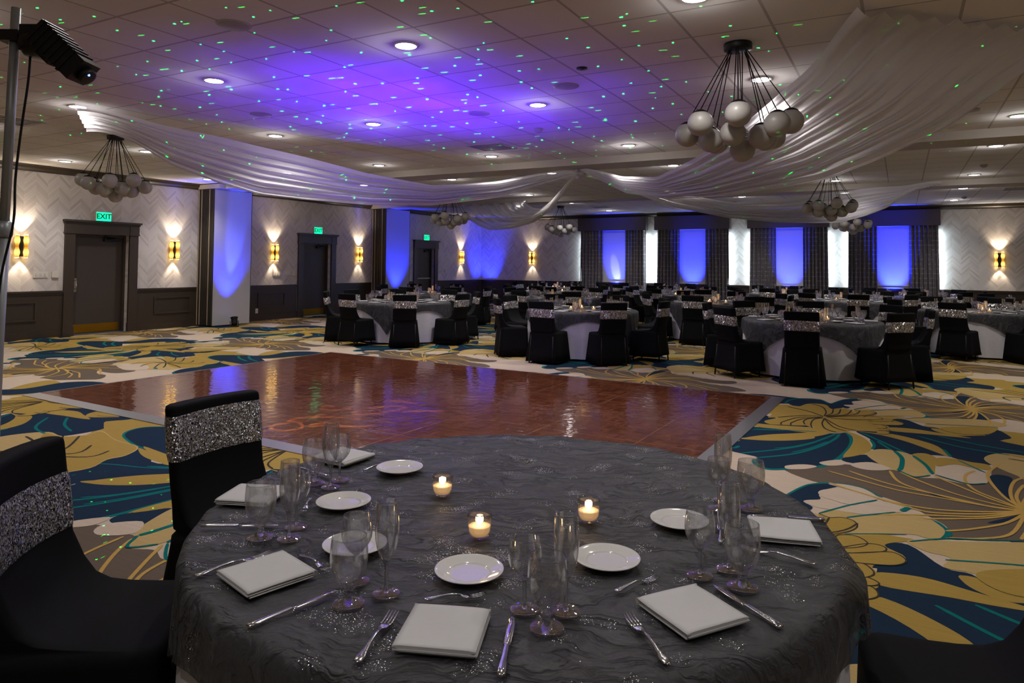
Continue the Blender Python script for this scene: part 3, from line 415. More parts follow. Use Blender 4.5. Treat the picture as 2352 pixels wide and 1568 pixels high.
for i, (x, y, lab) in enumerate(((-5.52, 9.19, 'square air vent before the drape centre'), (-6.57, 12.3, 'square air vent beyond the first soffit'), (-8.15, 20.19, 'air vent nearest the first window'), (-7.76, 18.71, 'air vent beyond the second soffit'), (2.32, 19.21, 'air vent at the right by the far wall'), (-10.1, 4.66, 'air vent beside the light stand pole'))):
    vt = thing('ceiling_vent', lab, 'vent', (x, y, CEIL)); b = MB()
    frame_mold(b, 'z', 0, -1, -.29, .29, -.29, .29) if False else None
    for q in ((-.29, -.29, .29, -.26), (-.29, .26, .29, .29), (-.29, -.26, -.26, .26), (.26, -.26, .29, .26)): b.box((q[0], q[1], -.012), (q[2], q[3], 0))
    b.build('frame', M['vent'], vt); b = MB()
    for k in range(9): b.box((-.26, -.25+k*.058, -.009), (.26, -.225+k*.058, -.001))
    b.build('grille', M['grille'], vt)

# ------------------------------------------------------------------ sconces
def sconce_proto():
    s = thing('wall_sconce', '', 'sconce', (0, 0, 0)); b = MB()
    b.box((-.045, -.035, -.19), (.045, -.001, .19)); b.build('backplate', M['black_metal'], s)
    for q in (-1, 1):
        b = MB(); prof = []
        for k in range(25):
            tt = k/24; r = .026+.02*(1-cos(tt*4*pi))/2; prof.append((r, -.225+.45*tt))
        b.lathe(prof, 20, (q*.076, -.065, 0), cap0=False, cap1=False); b.build('shade', M['amber'], s)
        for z in (-.215, .215):
            b = MB(); b.lathe([(1e-4, -.004), (.03, -.004), (.03, .004), (1e-4, .004)], 16, (q*.076, -.065, z)); b.build('bulb', M['amber_hot'], s)
    return s
SC = [(-90, XW, 6.89, 'brass sconce left of the leftmost door'), (-90, XW, 10.04, 'brass sconce between leftmost door and first partition'), (-90, XW, 12.94, 'brass sconce right of the first partition'), (-90, XW, 16.23, 'brass sconce left of the second partition'), (-90, XW, 21.89, 'brass sconce right of the farthest door'), (0, -12.17, YB, 'brass sconce left of the windows on the far wall'), (0, 2.36, YB, 'brass sconce right of the last window')]
ps = None
for rz, x, y, lab in SC:
    a = rad(90) if rz == -90 else 0
    if ps is None: ps = sconce_proto(); ps.location = (x, y, 1.755); ps.rotation_euler = (0, 0, a); tag(ps, lab, None, 'brass wall sconces'); o = ps
    else: o = dup(ps, (x, y, 1.755), a, lab)
    n = Vector((1, 0, 0)) if rz == -90 else Vector((0, -1, 0)); tv = Vector((n.y, n.x, 0)); p = Vector((x, y, 1.755))
    for q in (-1, 1):
        bpos = p+n*.065+tv*(q*.06)
        light('sconce_up', 'SPOT', bpos+Vector((0, 0, .235)), P_SCON*1.9, WARM, bpos+Vector((0, 0, 2))+tv*(q*.30)-n*.10, spot_size=rad(46), spot_blend=.55, shadow_soft_size=.015)
        light('sconce_down', 'SPOT', bpos-Vector((0, 0, .235)), P_SCON*1.1, WARM, bpos-Vector((0, 0, 2))+tv*(q*.26)-n*.10, spot_size=rad(42), spot_blend=.55, shadow_soft_size=.015)
    light('sconce_wide', 'SPOT', p+n*.07+Vector((0, 0, .24)), P_SCON*2.0, WARM, p+n*.02+Vector((0, 0, 3)), spot_size=rad(105), spot_blend=.6, shadow_soft_size=.02)
    light('sconce_wide_low', 'SPOT', p+n*.07-Vector((0, 0, .24)), P_SCON*.6, WARM, p+n*.02-Vector((0, 0, 3)), spot_size=rad(95), spot_blend=.6, shadow_soft_size=.02)

# ------------------------------------------------------------------ windows, pelmets, curtains, shades
WIN = [(-10.2, -7.66, -9.27, -8.45, 'first'), (-7.36, -4.85, -6.52, -5.65, 'second'), (-4.3, -1.9, -3.45, -2.65, 'third'), (-1.45, .98, -.62, .2, 'fourth')]
for i, (a, c, i0, i1, od) in enumerate(WIN):
    pl = thing('window_pelmet', 'dark box pelmet above the %s window from the left' % od, 'pelmet', ((a+c)/2, YB, 2.73), group='window pelmets')
    hw = (c-a)/2; b = MB(); b.box((-hw, -.26, 0), (hw, -.235, .455)); b.box((-hw, -.235, 0), (-hw+.02, -.001, .455)); b.box((hw-.02, -.235, 0), (hw, -.001, .455)); b.box((-hw+.02, -.235, .435), (hw-.02, -.001, .455)); b.build('pelmet_box', M['pelmet'], pl)
    wn = thing('window_%d' % (i+1), None, None, ((i0+i1)/2, YB, 0)); struct(wn, 'window behind a lowered shade'); hw = (i1-i0)/2+.22
    b = MB(); b.box((-hw, -.03, .94), (hw, -.005, .99)); b.box((-hw-.03, -.10, .906), (hw+.03, -.046, .94)); b.build('sill', M['header'], wn)
    sh = thing('roller_shade', 'blue-lit roller shade in the %s window from the left' % od, 'shade', ((i0+i1)/2, YB-.06, 2.74), group='lowered roller shades'); zb = -1.79 if i < 3 else -1.745
    b = MB(); b.box((-hw+.02, -.002, zb), (hw-.02, .002, 0)); b.build('shade_cloth', M['shade'], sh)
    b = MB(); b.box((-hw+.02, -.01, zb-.02), (hw-.02, .01, zb)); b.build('hem_bar', M['shade'], sh)
    b = MB(); b.tube([(-hw+.02, 0, .02), (hw-.02, 0, .02)], .028, 12); b.build('roller', M['white'], sh)
    for q, (u0_, u1_, side, sw) in enumerate(((a+.07, i0, 'left', 1), (i1, c-.05, 'right', -1))):
        b = MB(); n = 120; R_ = []; ph = i*1.7+q*2.3
        for zz, flare in ((2.75, 0), (2.2, .01), (1.6, .02), (1.0, .03), (.5, .045), (.03, .06)):
            ring = []
            for k in range(n+1):
                s_ = k/n; x = lerp(u0_-flare*(sw == 1)*.6, u1_+flare*(sw == -1)*.6, s_); amp = .035+.2*flare
                ring.append((x, YB-.145+amp*sin(s_*2*pi*7+ph)+.35*amp*sin(s_*2*pi*3.3+ph*2+zz*.3), zz))
            R_.append(ring)
        b.rings(R_, closed=False); tag(b.build('curtain', M['curtain']), 'dark patterned curtain on the %s side of the %s window' % (side, od), 'curtain', 'floor-length window curtains')
    # daylight escaping sideways behind the curtains
    for xe, dx in ((a+.03, -1), (c-.03, 1)):
        e_ = P_DAY*(.35 if (i == 0 and dx < 0) else 1.0)
        light('daylight_gap', 'AREA', (xe-dx*.05, YB-.075, 1.75), e_, (.72, .90, 1), (xe+dx*1.0, YB+.05, 1.75), shape='RECTANGLE', size=1.6 if False else .05, size_y=1.65)

# blue uplights
def uplight(x, y, tgt, lab, e=P_BLUE, ang=42, first=[None]):
    d = Vector((tgt[0]-x, tgt[1]-y, tgt[2]-.2)); a = math.atan2(d.y, d.x)-pi/2
    if first[0] is None:
        u = thing('uplight', lab, 'uplight', (x, y, 0), a, 'blue floor uplights'); first[0] = u
        b = MB(); b.box((-.085, -.06, 0), (.085, .06, .02)); b.box((-.095, -.02, 0), (-.085, .02, .14)); b.box((.085, -.02, 0), (.095, .02, .14)); b.build('yoke', M['black_metal'], u)
        b = MB(); T = Matrix.Translation((0, 0, .12)) @ Matrix.Rotation(rad(-22), 4, 'X'); b.lathe([(1e-4, -.08), (.06, -.08), (.07, -.04), (.07, .07), (.085, .09), (.085, .10), (.072, .10), (.07, .085), (1e-4, .085)], 24, M=T); b.build('lamp_housing', M['black_metal'], u)
        b = MB(); b.lathe([(1e-4, .087), (.066, .087), (1e-4, .09)], 20, M=T); b.build('led_face', M['blue_led'], u)
    else: dup(first[0], (x, y, 0), a, lab)
    light('uplight_beam', 'SPOT', (x+d.x*.06, y+d.y*.06, .24), e, (.015, .03, 1), tgt, spot_size=rad(ang), spot_blend=.8, shadow_soft_size=.04)
uplight(-13.5, 10.98, (-13.9, 11.2, 2.6), 'blue uplight on the carpet before the first partition', P_BLUE*1.2, 62)
light('uplight_core', 'SPOT', (-13.53, 10.98, .24), P_BLUE*1.8, (.05, .09, 1), (-13.9, 11.28, 2.2), spot_size=rad(20), spot_blend=.7, shadow_soft_size=.03)
uplight(-13.4, 17.25, (-13.9, 17.45, 2.4), 'blue uplight on the carpet before the second partition', P_BLUE*1.5, 62)
uplight(-13.75, 22.75, (XW+.25, YB-.2, 2.2), 'blue uplight in the far corner left of the windows', P_BLUE*1.3, 66)
for i, (a, c, i0, i1, od) in enumerate(WIN):
    x = (i0+i1)/2+(.08 if i == 0 else 0); yy = (22.85, 22.6, 22.6, 22.75)[i]
    uplight(x, yy, (x, YB-.06, (1.75, 1.7, 1.7, 1.7)[i]), 'blue uplight on the floor before the %s window' % od, P_BLUE*(2.2, 2.1, 2.1, 3.4)[i], (46, 46, 46, 48)[i])
light('uplight_hot', 'SPOT', (-8.62, 22.92, .3), 90, (.75, .8, 1), (-8.8, YB-.06, 1.25), spot_size=rad(17), spot_blend=.15, shadow_soft_size=.01)
# ------------------------------------------------------------------ dance floor
df = thing('dance_floor', 'polished parquet dance floor with silver ramp edging on the carpet', 'dance floor', (-8.2726, 8.6109, 0), -.0291705)
FW_, FL = 6.97, 4.36
b = MB(); b.box((0, -FL, -.001), (FW_, .04, .02)); b.build('parquet_panel', M['parquet'], df)
E_ = .125
def ramp(p0, p1, o1, o0):
    b = MB(); b.v += [(*p0, .021), (*p1, .021), (*o1, .003), (*o0, .003), (*p0, -.002), (*p1, -.002), (*o1, -.002), (*o0, -.002)]
    for f in ((0,1,2,3), (7,6,5,4), (0,4,5,1), (1,5,6,2), (2,6,7,3), (3,7,4,0)): b.face(f)
    return b.build('edge_ramp', M['alu'], df)
ramp((0,-FL), (FW_,-FL), (FW_+E_,-FL-E_), (-E_,-FL-E_)); ramp((FW_,-FL), (FW_,.04), (FW_+E_,.04+E_), (FW_+E_,-FL-E_)); ramp((FW_,.04), (0,.04), (-E_,.04+E_), (FW_+E_,.04+E_)); ramp((0,.04), (0,-FL), (-E_,-FL-E_), (-E_,.04+E_))

# ------------------------------------------------------------------ chandeliers
def chandelier(loc, lab):
    c = thing('globe_chandelier', lab, 'chandelier', loc, 0, 'globe cluster chandeliers')
    b = MB(); b.lathe([(1e-4, 0), (.11, 0), (.112, -.01), (.112, -.05), (.104, -.056), (1e-4, -.056)], 36); b.build('canopy', M['black_metal'], c)
    G_ = []
    for k in range(8): a = 2*pi*k/8+.2; G_.append((.40*cos(a), .40*sin(a), -.66-.035*((k*5) % 3)))
    for k in range(6): a = 2*pi*k/6+.55; G_.append((.225*cos(a), .225*sin(a), -.775-.02*(k % 2)))
    G_.append((.03, .02, -.87)); 
    for x, y, z in G_:
        b = MB(); L_ = math.hypot(x, y); k = .07/L_ if L_ > .07 else 1
        b.tube([(x*k, y*k, -.055), (x, y, z+.105)], .0042, 6); b.build('cord', M['black_metal'], c)
        b = MB(); b.sphere((x, y, z), .1, 28); g = b.build('globe', M['globe'], c)
        b = MB(); b.lathe([(.058, .084), (.05, .094), (.02, .108), (1e-4, .112)], 20, (x, y, z), cap0=False); b.build('cap', M['black_metal'], g)
    return c
ch = chandelier((-1.15, 5.8, CEIL), 'large grey globe chandelier hanging nearest, before the widest drape')
for x, y, lab in ((-10.0, 5.98, 'grey globe chandelier before the leftmost door and its exit sign'), (-9.68, 14.14, 'grey globe chandelier seen below the left drape, by the far door'), (-1.15, 14.12, 'grey globe chandelier before the third window curtains'), (-9.15, 19.4, 'small distant globe chandelier right of the drape swag, before the far wall'), (-1.11, 20.0, 'farthest globe chandelier, beside the fourth window')):
    dup(ch, (x, y, CEIL), (x*3+y) % 1.5, lab)

# ------------------------------------------------------------------ ceiling drapes
TU = [0, .07, .13, .2, .27, .35, .475, .615, .77, .886, .95, 1]
TLO = [3.16, 2.94, 2.70, 2.52, 2.39, 2.36, 2.35, 2.42, 2.61, 2.88, 3.04, 3.12]; TUP = [3.30, 3.22, 3.15, 3.10, 3.02, 2.94, 2.79, 2.70, 2.86, 3.06, 3.16, 3.19]
CEN = Vector((-4.93, 11.3, 3.19))
def drape(name, lab, P0, P1, z0=3.3, scal=6, flat0=0.0, loose=1.0, seed=1, lowdrop=1.0, folds=7, gather=1.6):
    P0, P1 = Vector(P0), Vector(P1); b = MB(); NU, NV = 72, 90; rows_ = []
    d = (CEN-(P0+P1)/2).to_2d().normalized(); perp = Vector((d.y, -d.x))
    for i in range(NU+1):
        u = i/NU; row = []
        for j in range(NV+1):
            v = j/NV; Em = (P0+P1)/2; E0 = Em+(P0.lerp(P1, v)-Em)*(1-u)**gather
            xy = Vector((lerp(CEN.x, E0.x, 1-u), lerp(CEN.y, E0.y, 1-u)))
            g = 1-(1-u)**2*0; wdt = .16*(v-.5)*min(1, u*1.4); xy += perp*wdt
            zl, zu = table1(TU, TLO, u), table1(TU, TUP, u)
            z = lerp(zu, zl, v**.8*lowdrop)
            end = max(0, 1-u/.12); z = lerp(z, z0 - .05*abs(sin(pi*scal*v))*1.2 - flat0*v, end**2)
            env = sin(pi*min(1, u*1.02))**.6*loose; ph = seed+1.3*sin(3*u+seed)
            f = sin(2*pi*folds*v+ph)+.5*sin(2*pi*folds*2.3*v+2*ph+3*u)
            xy += perp*(.045*f*env*(.5+v)); z += .018*f*env + .012*sin(2*pi*folds*1.7*v+5*u)*env
            z = min(z, CEIL-.012)
            row.append((xy.x, xy.y, z))
        rows_.append(row)
    b.rings(rows_, closed=False); o = b.build(name, M['sheer']); return tag(o, lab, 'drape', 'swagged ceiling drapes')
drape('ceiling_drape', 'sheer white drape swagged toward the upper left, above the leftmost door', (-8.25, 4.45, 3.3), (-8.6, 4.8, 3.3), flat0=.2, seed=1)
drape('ceiling_drape', 'widest sheer white drape sweeping to the upper right, behind the large chandelier', (-.25, 5.3, 3.3), (1.3, 6.7, 3.3), seed=2.4, scal=10, folds=9, gather=2.4)
drape('ceiling_drape', 'sheer white drape swagged toward the third and fourth windows', (.75, 16.74, 3.3), (.35, 16.72, 3.3), flat0=.1, seed=4)
drape('ceiling_drape', 'short scalloped white drape swagged toward the far wall sconce', (-8.9, 16.72, 3.24), (-11.3, 16.72, 3.24), seed=6, scal=7, folds=8, z0=3.22)
b = MB()
for k in range(26):
    a = random.uniform(0, 2*pi); r = random.uniform(.03, .09); z = random.uniform(-.10, .02)
    b.sphere((CEN.x+r*cos(a), CEN.y+r*sin(a), CEN.z+z-.02), random.uniform(.035, .06), 10)
tag(b.build('drape_knot', M['sheer']), 'gathered white knot on the soffit where the four drapes meet', 'drape knot')

# ------------------------------------------------------------------ tables, cloths
ZT = .745
def disc_cloth(R, drop, folds, amp, z0, na=240, seed=0.0):
    b = MB(); R_ = []
    for t in (0.02, .5, .9, 1.0): R_.append([(R*t*cos(2*pi*k/na), R*t*sin(2*pi*k/na), z0) for k in range(na)])
    for q in range(1, 11):
        h = drop*q/10; ring = []
        for k in range(na):
            a = 2*pi*k/na; f = sin(folds*a+1.5*sin(3*a+seed)); rr = R+.002+.006*min(1, q/2)+ (amp*f + amp)*(q/10)**.8
            ring.append((rr*cos(a), rr*sin(a), z0-.004-h))
        R_.append(ring)
    b.rings(R_, cap0=True, cap1=False); return b
def overlay(R, side, ca, z0, na=360, K=14, amp=.03, folds=40, crush=0.0, lift=None, off=.022, flat=(.02, .5, .95, 1.0)):
    b = MB(); R_ = []
    def H(x, y): return crush*(noise.fractal(Vector((x*5, y*13, 0)), 1.0, 2.0, 3)) if crush else 0
    for t in flat:
        R_.append([(R*t*cos(2*pi*k/na), R*t*sin(2*pi*k/na), z0+max(0, .0025+H(R*t*cos(2*pi*k/na), R*t*sin(2*pi*k/na))) if crush else z0) for k in range(na)])
    for q in range(1, K+1):
        ring = []
        for k in range(na):
            a = 2*pi*k/na; m = max(abs(cos(a-ca+pi/4)), abs(sin(a-ca+pi/4))); L_ = side/2/m; t = (L_-R)*q/K; hang = max(0, t)
            f = sin(folds*a+2*sin(5*a))+.6*sin(folds*.43*a+1.0); fl = min(1, hang/.25)
            rr = R+.006+off*min(1, hang/.03)+.012*hang/.7+amp*fl*(.7+.5*f); zz = z0-max(0, t-.008)-.002
            if lift:
                g = math.exp(-((math.atan2(sin(a-lift[0]), cos(a-lift[0])))/lift[1])**2)*min(1, hang/.06); rr += lift[2]*g; zz += lift[3]*g*hang
            ring.append((rr*cos(a), rr*sin(a), zz))
        R_.append(ring)
    b.rings(R_, cap0=True, cap1=False); return b
def table_obj(loc, lab, group):
    t = thing('banquet_table', lab, 'table', loc, 0, group); b = MB(); b.lathe([(1e-4, .705), (.90, .705), (.905, .712), (.905, .738), (.90, .744), (1e-4, .744)], 64); b.build('tabletop', M['header'], t)
    for sx in (-1, 1):
        for sy in (-1, 1): b = MB(); b.tube([(sx*.45, sy*.3, .705), (sx*.52, sy*.36, 0)], .016, 8); b.build('leg', M['black_metal'], t)
    return t

# ------------------------------------------------------------------ covered chairs (seat centre at the origin, facing +y)
def rrect(x0, x1, y0, y1, r, n=12, bow=0.0):
    pts = []
    for cx, cy_, a0 in ((x1-r, y1-r, 0), (x0+r, y1-r, 90), (x0+r, y0+r, 180), (x1-r, y0+r, 270)):
        for k in range(n): a = rad(a0+90*k/(n-1)); pts.append((cx+r*cos(a), cy_+r*sin(a)))
    out = []
    for i, p in enumerate(pts):          # extra points along the straight sides
        q = pts[(i+1) % len(pts)]; out.append(p)
        if (i+1) % n == 0:
            for s_ in (.2, .4, .6, .8): out.append((lerp(p[0], q[0], s_), lerp(p[1], q[1], s_)))
    return [(x, y - bow*(1-(2*(x-x0)/(x1-x0)-1)**2)) for x, y in out]
def chair_cover(hem=.03, seed=0):
    R_ = []
    def ring(z, x0, x1, y0, y1, r, bow=0.0, rip=0.0):
        p = rrect(x0, x1, y0, y1, r, bow=bow); n = len(p); o = []
        for k, (x, y) in enumerate(p):
            a = 2*pi*k/n; f = 1+rip*(sin(9*a+seed)+.6*sin(17*a+2.1+seed)); o.append((x*f, y*f, z+ (.008*sin(3*a+seed) if z < .1 else 0)))
        return o
    for z, e, rip in ((hem, .045, .018), (.15, .032, .014), (.28, .018, .008), (.38, .006, .004), (.44, .0, 0)): R_.append(ring(z, -.23-e, .23+e, -.25-e*.8, .2+e*.15, .05, .0, rip))
    R_.append(ring(.465, -.227, .227, -.25, .197, .05)); R_.append(ring(.476, -.21, .21, -.25, .175, .05)); R_.append(ring(.48, -.206, .206, -.25, .08, .05))
    for z, yf, xw in ((.485, -.02, .205), (.495, -.09, .206), (.52, -.14, .207), (.57, -.177, .207)): R_.append(ring(z, -xw, xw, -.257-(z-.48)*.1, yf, .03, .012))
    for z, xw in ((.65, .207), (.72, .207), (.80, .208), (.88, .209), (.925, .209), (.938, .205)):
        s_ = (z-.48)*.14; R_.append(ring(z, -xw, xw, -.257-s_, -.192-s_*.9, .028, .028))
    s_ = .462*.14; R_.append(ring(.944, -.196, .196, -.247-s_, -.203-s_*.9, .02, .028))
    b = MB(); b.rings(R_, smooth=True); return b
def band(z0, z1, off=.0045):
    R_ = []
    for k in range(7):
        z = lerp(z0, z1, k/6); s_ = (z-.48)*.14; o = off if 0 < k < 6 else off-.003; p = rrect(-.208-o, .208+o, -.257-s_-o, -.192-s_*.9+o, .03, bow=.028)
        R_.append([(x, y, z+.004*sin(8*x+2)) for x, y in p])
    b = MB(); b.rings(R_, cap0=False, cap1=False); return b
def make_chair(lab, loc, rz, group, near=False, z0=.70, z1=.83, seed=0, hem=.03):
    c = thing('banquet_chair', lab, 'chair', loc, rz, group)
    chair_cover(hem, seed).build('chair_cover', M['chair_fab'], c); band(z0, z1).build('sequin_sash', M['sequin_near' if near else 'sequin_far'], c)
    for sx, sy in ((-.195, -.275), (.195, -.275), (-.18, .155), (.18, .155)): b = MB(); b.tube([(sx*.95, sy*.9, .42), (sx*1.04, sy*1.02, 0)], .011, 8); b.build('chair_leg', M['black_metal'], c)
    return c

# ------------------------------------------------------------------ tableware prototypes
def glass_mesh(outer, inner, seg):
    """outer: foot to rim, inner: rim down to the bowl bottom"""
    b = MB(); split = next(i for i, (r, z) in enumerate(outer) if z > outer[0][1]+.02 and r > .012)
    b.lathe(outer[:split+1], seg, m=1, cap1=False); b.lathe(outer[split:]+inner, seg, m=0, cap0=False); return b
def smoothprof(p, n=4): return [(max(1e-4, r), z) for r, z in bez(p, n)]
def goblet(seg): return glass_mesh([(1e-4, 0), (.0355, 0), (.036, .002)]+smoothprof([(.035, .004), (.02, .010), (.011, .017), (.0105, .026), (.012, .032), (.022, .044), (.034, .066), (.0405, .095), (.0405, .12), (.0375, .148)]), smoothprof([(.0362, .148), (.039, .12), (.039, .095), (.0325, .067), (.02, .047), (.004, .039), (1e-4, .0385)]), seg)
def wine(seg): return glass_mesh([(1e-4, 0), (.0315, 0), (.032, .002)]+smoothprof([(.031, .0035), (.014, .008), (.0055, .014), (.0045, .03), (.0045, .055), (.007, .064), (.018, .074), (.0325, .096), (.036, .115), (.0345, .135), (.0315, .155)]), smoothprof([(.0305, .155), (.0335, .135), (.035, .115), (.0315, .097), (.017, .076), (.004, .0695), (1e-4, .069)]), seg)
def flute(seg): return glass_mesh([(1e-4, 0), (.031, 0), (.0315, .002)]+smoothprof([(.0305, .0035), (.013, .008), (.0055, .015), (.0045, .035), (.0048, .06), (.0085, .072), (.018, .09), (.0255, .118), (.0275, .15), (.0265, .18), (.0245, .21)]), smoothprof([(.0236, .21), (.0256, .18), (.0266, .15), (.0246, .119), (.0168, .092), (.004, .078), (1e-4, .0775)]), seg)
GM = [M['glass'], M['glass_solid']]
PLATE = [(1e-4, .003), (.035, .003), (.038, 0), (.044, 0), (.047, .004), (.062, .008), (.081, .0145), (.0825, .016), (.081, .0172), (.062, .0105), (.05, .0075), (.045, .0062), (1e-4, .006)]
def napkin_mesh(w_=.165, d_=.165, seed=0):
    b = MB(); rnd = random.Random(seed)
    def slab(z0, z1, x0, x1, y0, y1, wob, fold):
        R_ = []; n = 14
        for i in range(n+1):
            s_ = i/n; y = lerp(y0, y1, s_); k = 8; top, bot = [], []
            for j in range(13):
                x = lerp(x0, x1, j/12); e = min(j, 12-j)/12; th = (z1-z0)/2*(1-max(0, 1-e*9)**2*.6); zc = (z0+z1)/2+wob*sin(6*s_+3*j/12+seed)*s_
                top.append((x, y, zc+th)); bot.append((x, y, zc-th))
            R_.append(top+bot[::-1])
        b.rings(R_)
    slab(.0005, .0062, -w_/2, w_/2, -d_/2+.006, d_/2, .0004, 0); slab(.0064, .0098, -w_/2+.002, w_/2-.001, -d_/2, d_/2-.002, .0006, 0); slab(.0100, .0165, -w_/2, w_/2-.002, -d_/2+.002, d_/2-.001, .0009, 1)
    b.rings([[(lerp(-w_/2, w_/2, i/12), d_/2-.004+.010*sin(pi*k/8), .0015+.0145*(1-cos(pi*k/8))/2) for k in range(9)]+[(lerp(-w_/2, w_/2, i/12), d_/2-.006, .008)] for i in range(13)]); return b
def flatprof(b, st, m=0):
    """lofted strip along +y: list of (y, halfwidth, z, thickness)"""
    b.rings([[(-hw, y, z), (-hw*.6, y, z+th), (hw*.6, y, z+th), (hw, y, z), (hw*.6, y, z-th*.4), (-hw*.6, y, z-th*.4)] for y, hw, z, th in st], m)
def fork_parts(L_, root):
    k = L_/.19; b = MB(); flatprof(b, [(0, .001, .003, .001), (.004*k, .009*k, .003, .002), (.018*k, .0115*k, .003, .0025), (.035*k, .007*k, .004, .003), (.06*k, .0045*k, .007, .003), (.09*k, .0035*k, .009, .0028), (.115*k, .004*k, .008, .0022)]); b.build('handle', M['chrome'], root)
    b = MB(); flatprof(b, [(.113*k, .004*k, .008, .0022), (.122*k, .011*k, .005, .0018), (.135*k, .0125*k, .003, .0016), (.142*k, .0125*k, .003, .0016)])
    for q in (-1.5, -.5, .5, 1.5):
        x = q*.0068*k; b.rings([[(x-.0018*k*t, y, z-.0008), (x+.0018*k*t, y, z-.0008), (x+.0018*k*t, y, z+.0008), (x-.0018*k*t, y, z+.0008)] for y, z, t in ((.141*k, .003, 1), (.165*k, .0035, 1), (.19*k, .007, .6))])
    b.build('tines', M['chrome'], root); return root
def knife_parts(root):
    b = MB(); flatprof(b, [(0, .002, .004, .002), (.003, .009, .005, .004), (.02, .0098, .005, .0045), (.06, .0068, .005, .004), (.10, .006, .005, .0036), (.104, .0065, .005, .003)]); b.build('handle', M['chrome'], root)
    b = MB(); b.rings([[(-hw, y, .003), (-hw, y, .0052), (hx, y, .0044), (hx, y, .0036)] for y, hw, hx in ((.103, .0055, .006), (.115, .0078, .008), (.16, .0085, .009), (.19, .0078, .0085), (.205, .0045, .0075), (.213, .0, .004))]); b.build('blade', M['steel'], root); return root
def votive_parts(root, seg=28):
    b = MB(); b.lathe([(1e-4, 0), (.022, 0), (.0265, .005), (.031, .018), (.0335, .045), (.0345, .066), (.0332, .066), (.032, .045), (.0295, .019), (.0245, .0075), (1e-4, .006)], seg); b.build('glass_cup', M['glass'], root)
    b = MB(); b.lathe([(1e-4, .0075), (.024, .008), (.029, .019), (.0302, .030), (.0288, .0315), (1e-4, .0305)], seg); b.build('wax', M['wax'], root)
    b = MB(); b.tube([(0, 0, .030), (.0008, 0, .038)], .0009, 6); b.build('wick', M['black'], root)
    b = MB(); b.lathe([(1e-4, .036), (.0032, .039), (.0042, .043), (.0028, .050), (1e-4, .058)], 12); b.build('flame', M['flame'], root); return root

# ------------------------------------------------------------------ banquet tables beyond the dance floor
TABLES = [('front-row', 1, -8.65, 11.05, -95, 20), ('front-row', 2, -4.75, 10.95, -93, 75), ('front-row', 3, -1.15, 10.9, -86, -40),
 ('second-row', 1, -10.5, 14.7, -80, 10), ('second-row', 2, -6.9, 14.6, -100, 50), ('second-row', 3, -3.4, 14.75, -95, -30), ('second-row', 4, 1.2, 14.95, -108, 30),
 ('third-row', 1, -8.6, 17.9, -85, 10), ('third-row', 2, -4.95, 18.0, -100, 60), ('third-row', 3, -1.1, 17.75, -75, 25), ('third-row', 4, 2.6, 17.9, -95, 40),
 ('back-row', 1, -9.9, 20.8, -90, 0), ('back-row', 2, -6.6, 20.9, -75, 30), ('back-row', 3, -2.9, 20.8, -98, 60), ('back-row', 4, .3, 20.9, -90, 15)]
SIDE = {0: 'side away from the doors', 1: 'window side away from the doors', 2: 'window side', 3: 'window side toward the doors', 4: 'door side', 5: 'dance floor side toward the doors', 6: 'dance floor side', 7: 'dance floor side away from the doors'}
def side(th): return SIDE[int(round(((th % 360))/45)) % 8]
proto_t = proto_c = proto_w = None; PC_ = []; P_ = {}
wb = disc_cloth(.912, .715, 20, .011, ZT).build('white_tablecloth', M['cloth'])
ov = overlay(.917, 2.12, 0, ZT+.004, amp=.010).build('organza_overlay', M['organza_far'])
chA = make_chair('', (0, 0, 0), 0, '', False); chB = make_chair('', (0, 0, 0), 0, '', False, seed=2.2, hem=.085)
def one(mb, name, mats): return mb.build(name, mats)
P_['water_goblet'] = one(goblet(20), 'water_goblet', GM); P_['wine_glass'] = one(wine(20), 'wine_glass', GM); P_['champagne_flute'] = one(flute(20), 'champagne_flute', GM)
b = MB(); b.lathe(PLATE, 28); P_['bread_plate'] = b.build('bread_plate', M['porcelain']); P_['folded_napkin'] = napkin_mesh().build('folded_napkin', M['napkin'])
vp = votive_parts(thing('votive_candle', '', 'candle'), 16); tproto = table_obj((0, 0, 0), '', 'banquet tables')
ITEMS = [('folded_napkin', 'napkin', 'folded white napkin', .775, 0), ('bread_plate', 'plate', 'white bread plate', .50, -2), ('water_goblet', 'glass', 'water goblet', .725, 17), ('wine_glass', 'glass', 'stemmed wine glass', .64, 14), ('champagne_flute', 'glass', 'tall champagne flute', .66, 22)]
OR4 = ['', 'first', 'second', 'third', 'fourth']; used = set()
def put(src, loc, rz, lab, cat=None, group=None):
    if src.name not in used: used.add(src.name); o = src; o.location = loc; o.rotation_euler = (0, 0, rz); tag(o, lab, cat, group); return o
    o = dup(src, loc, rz, lab, group)
    if cat: o['category'] = cat
    return o
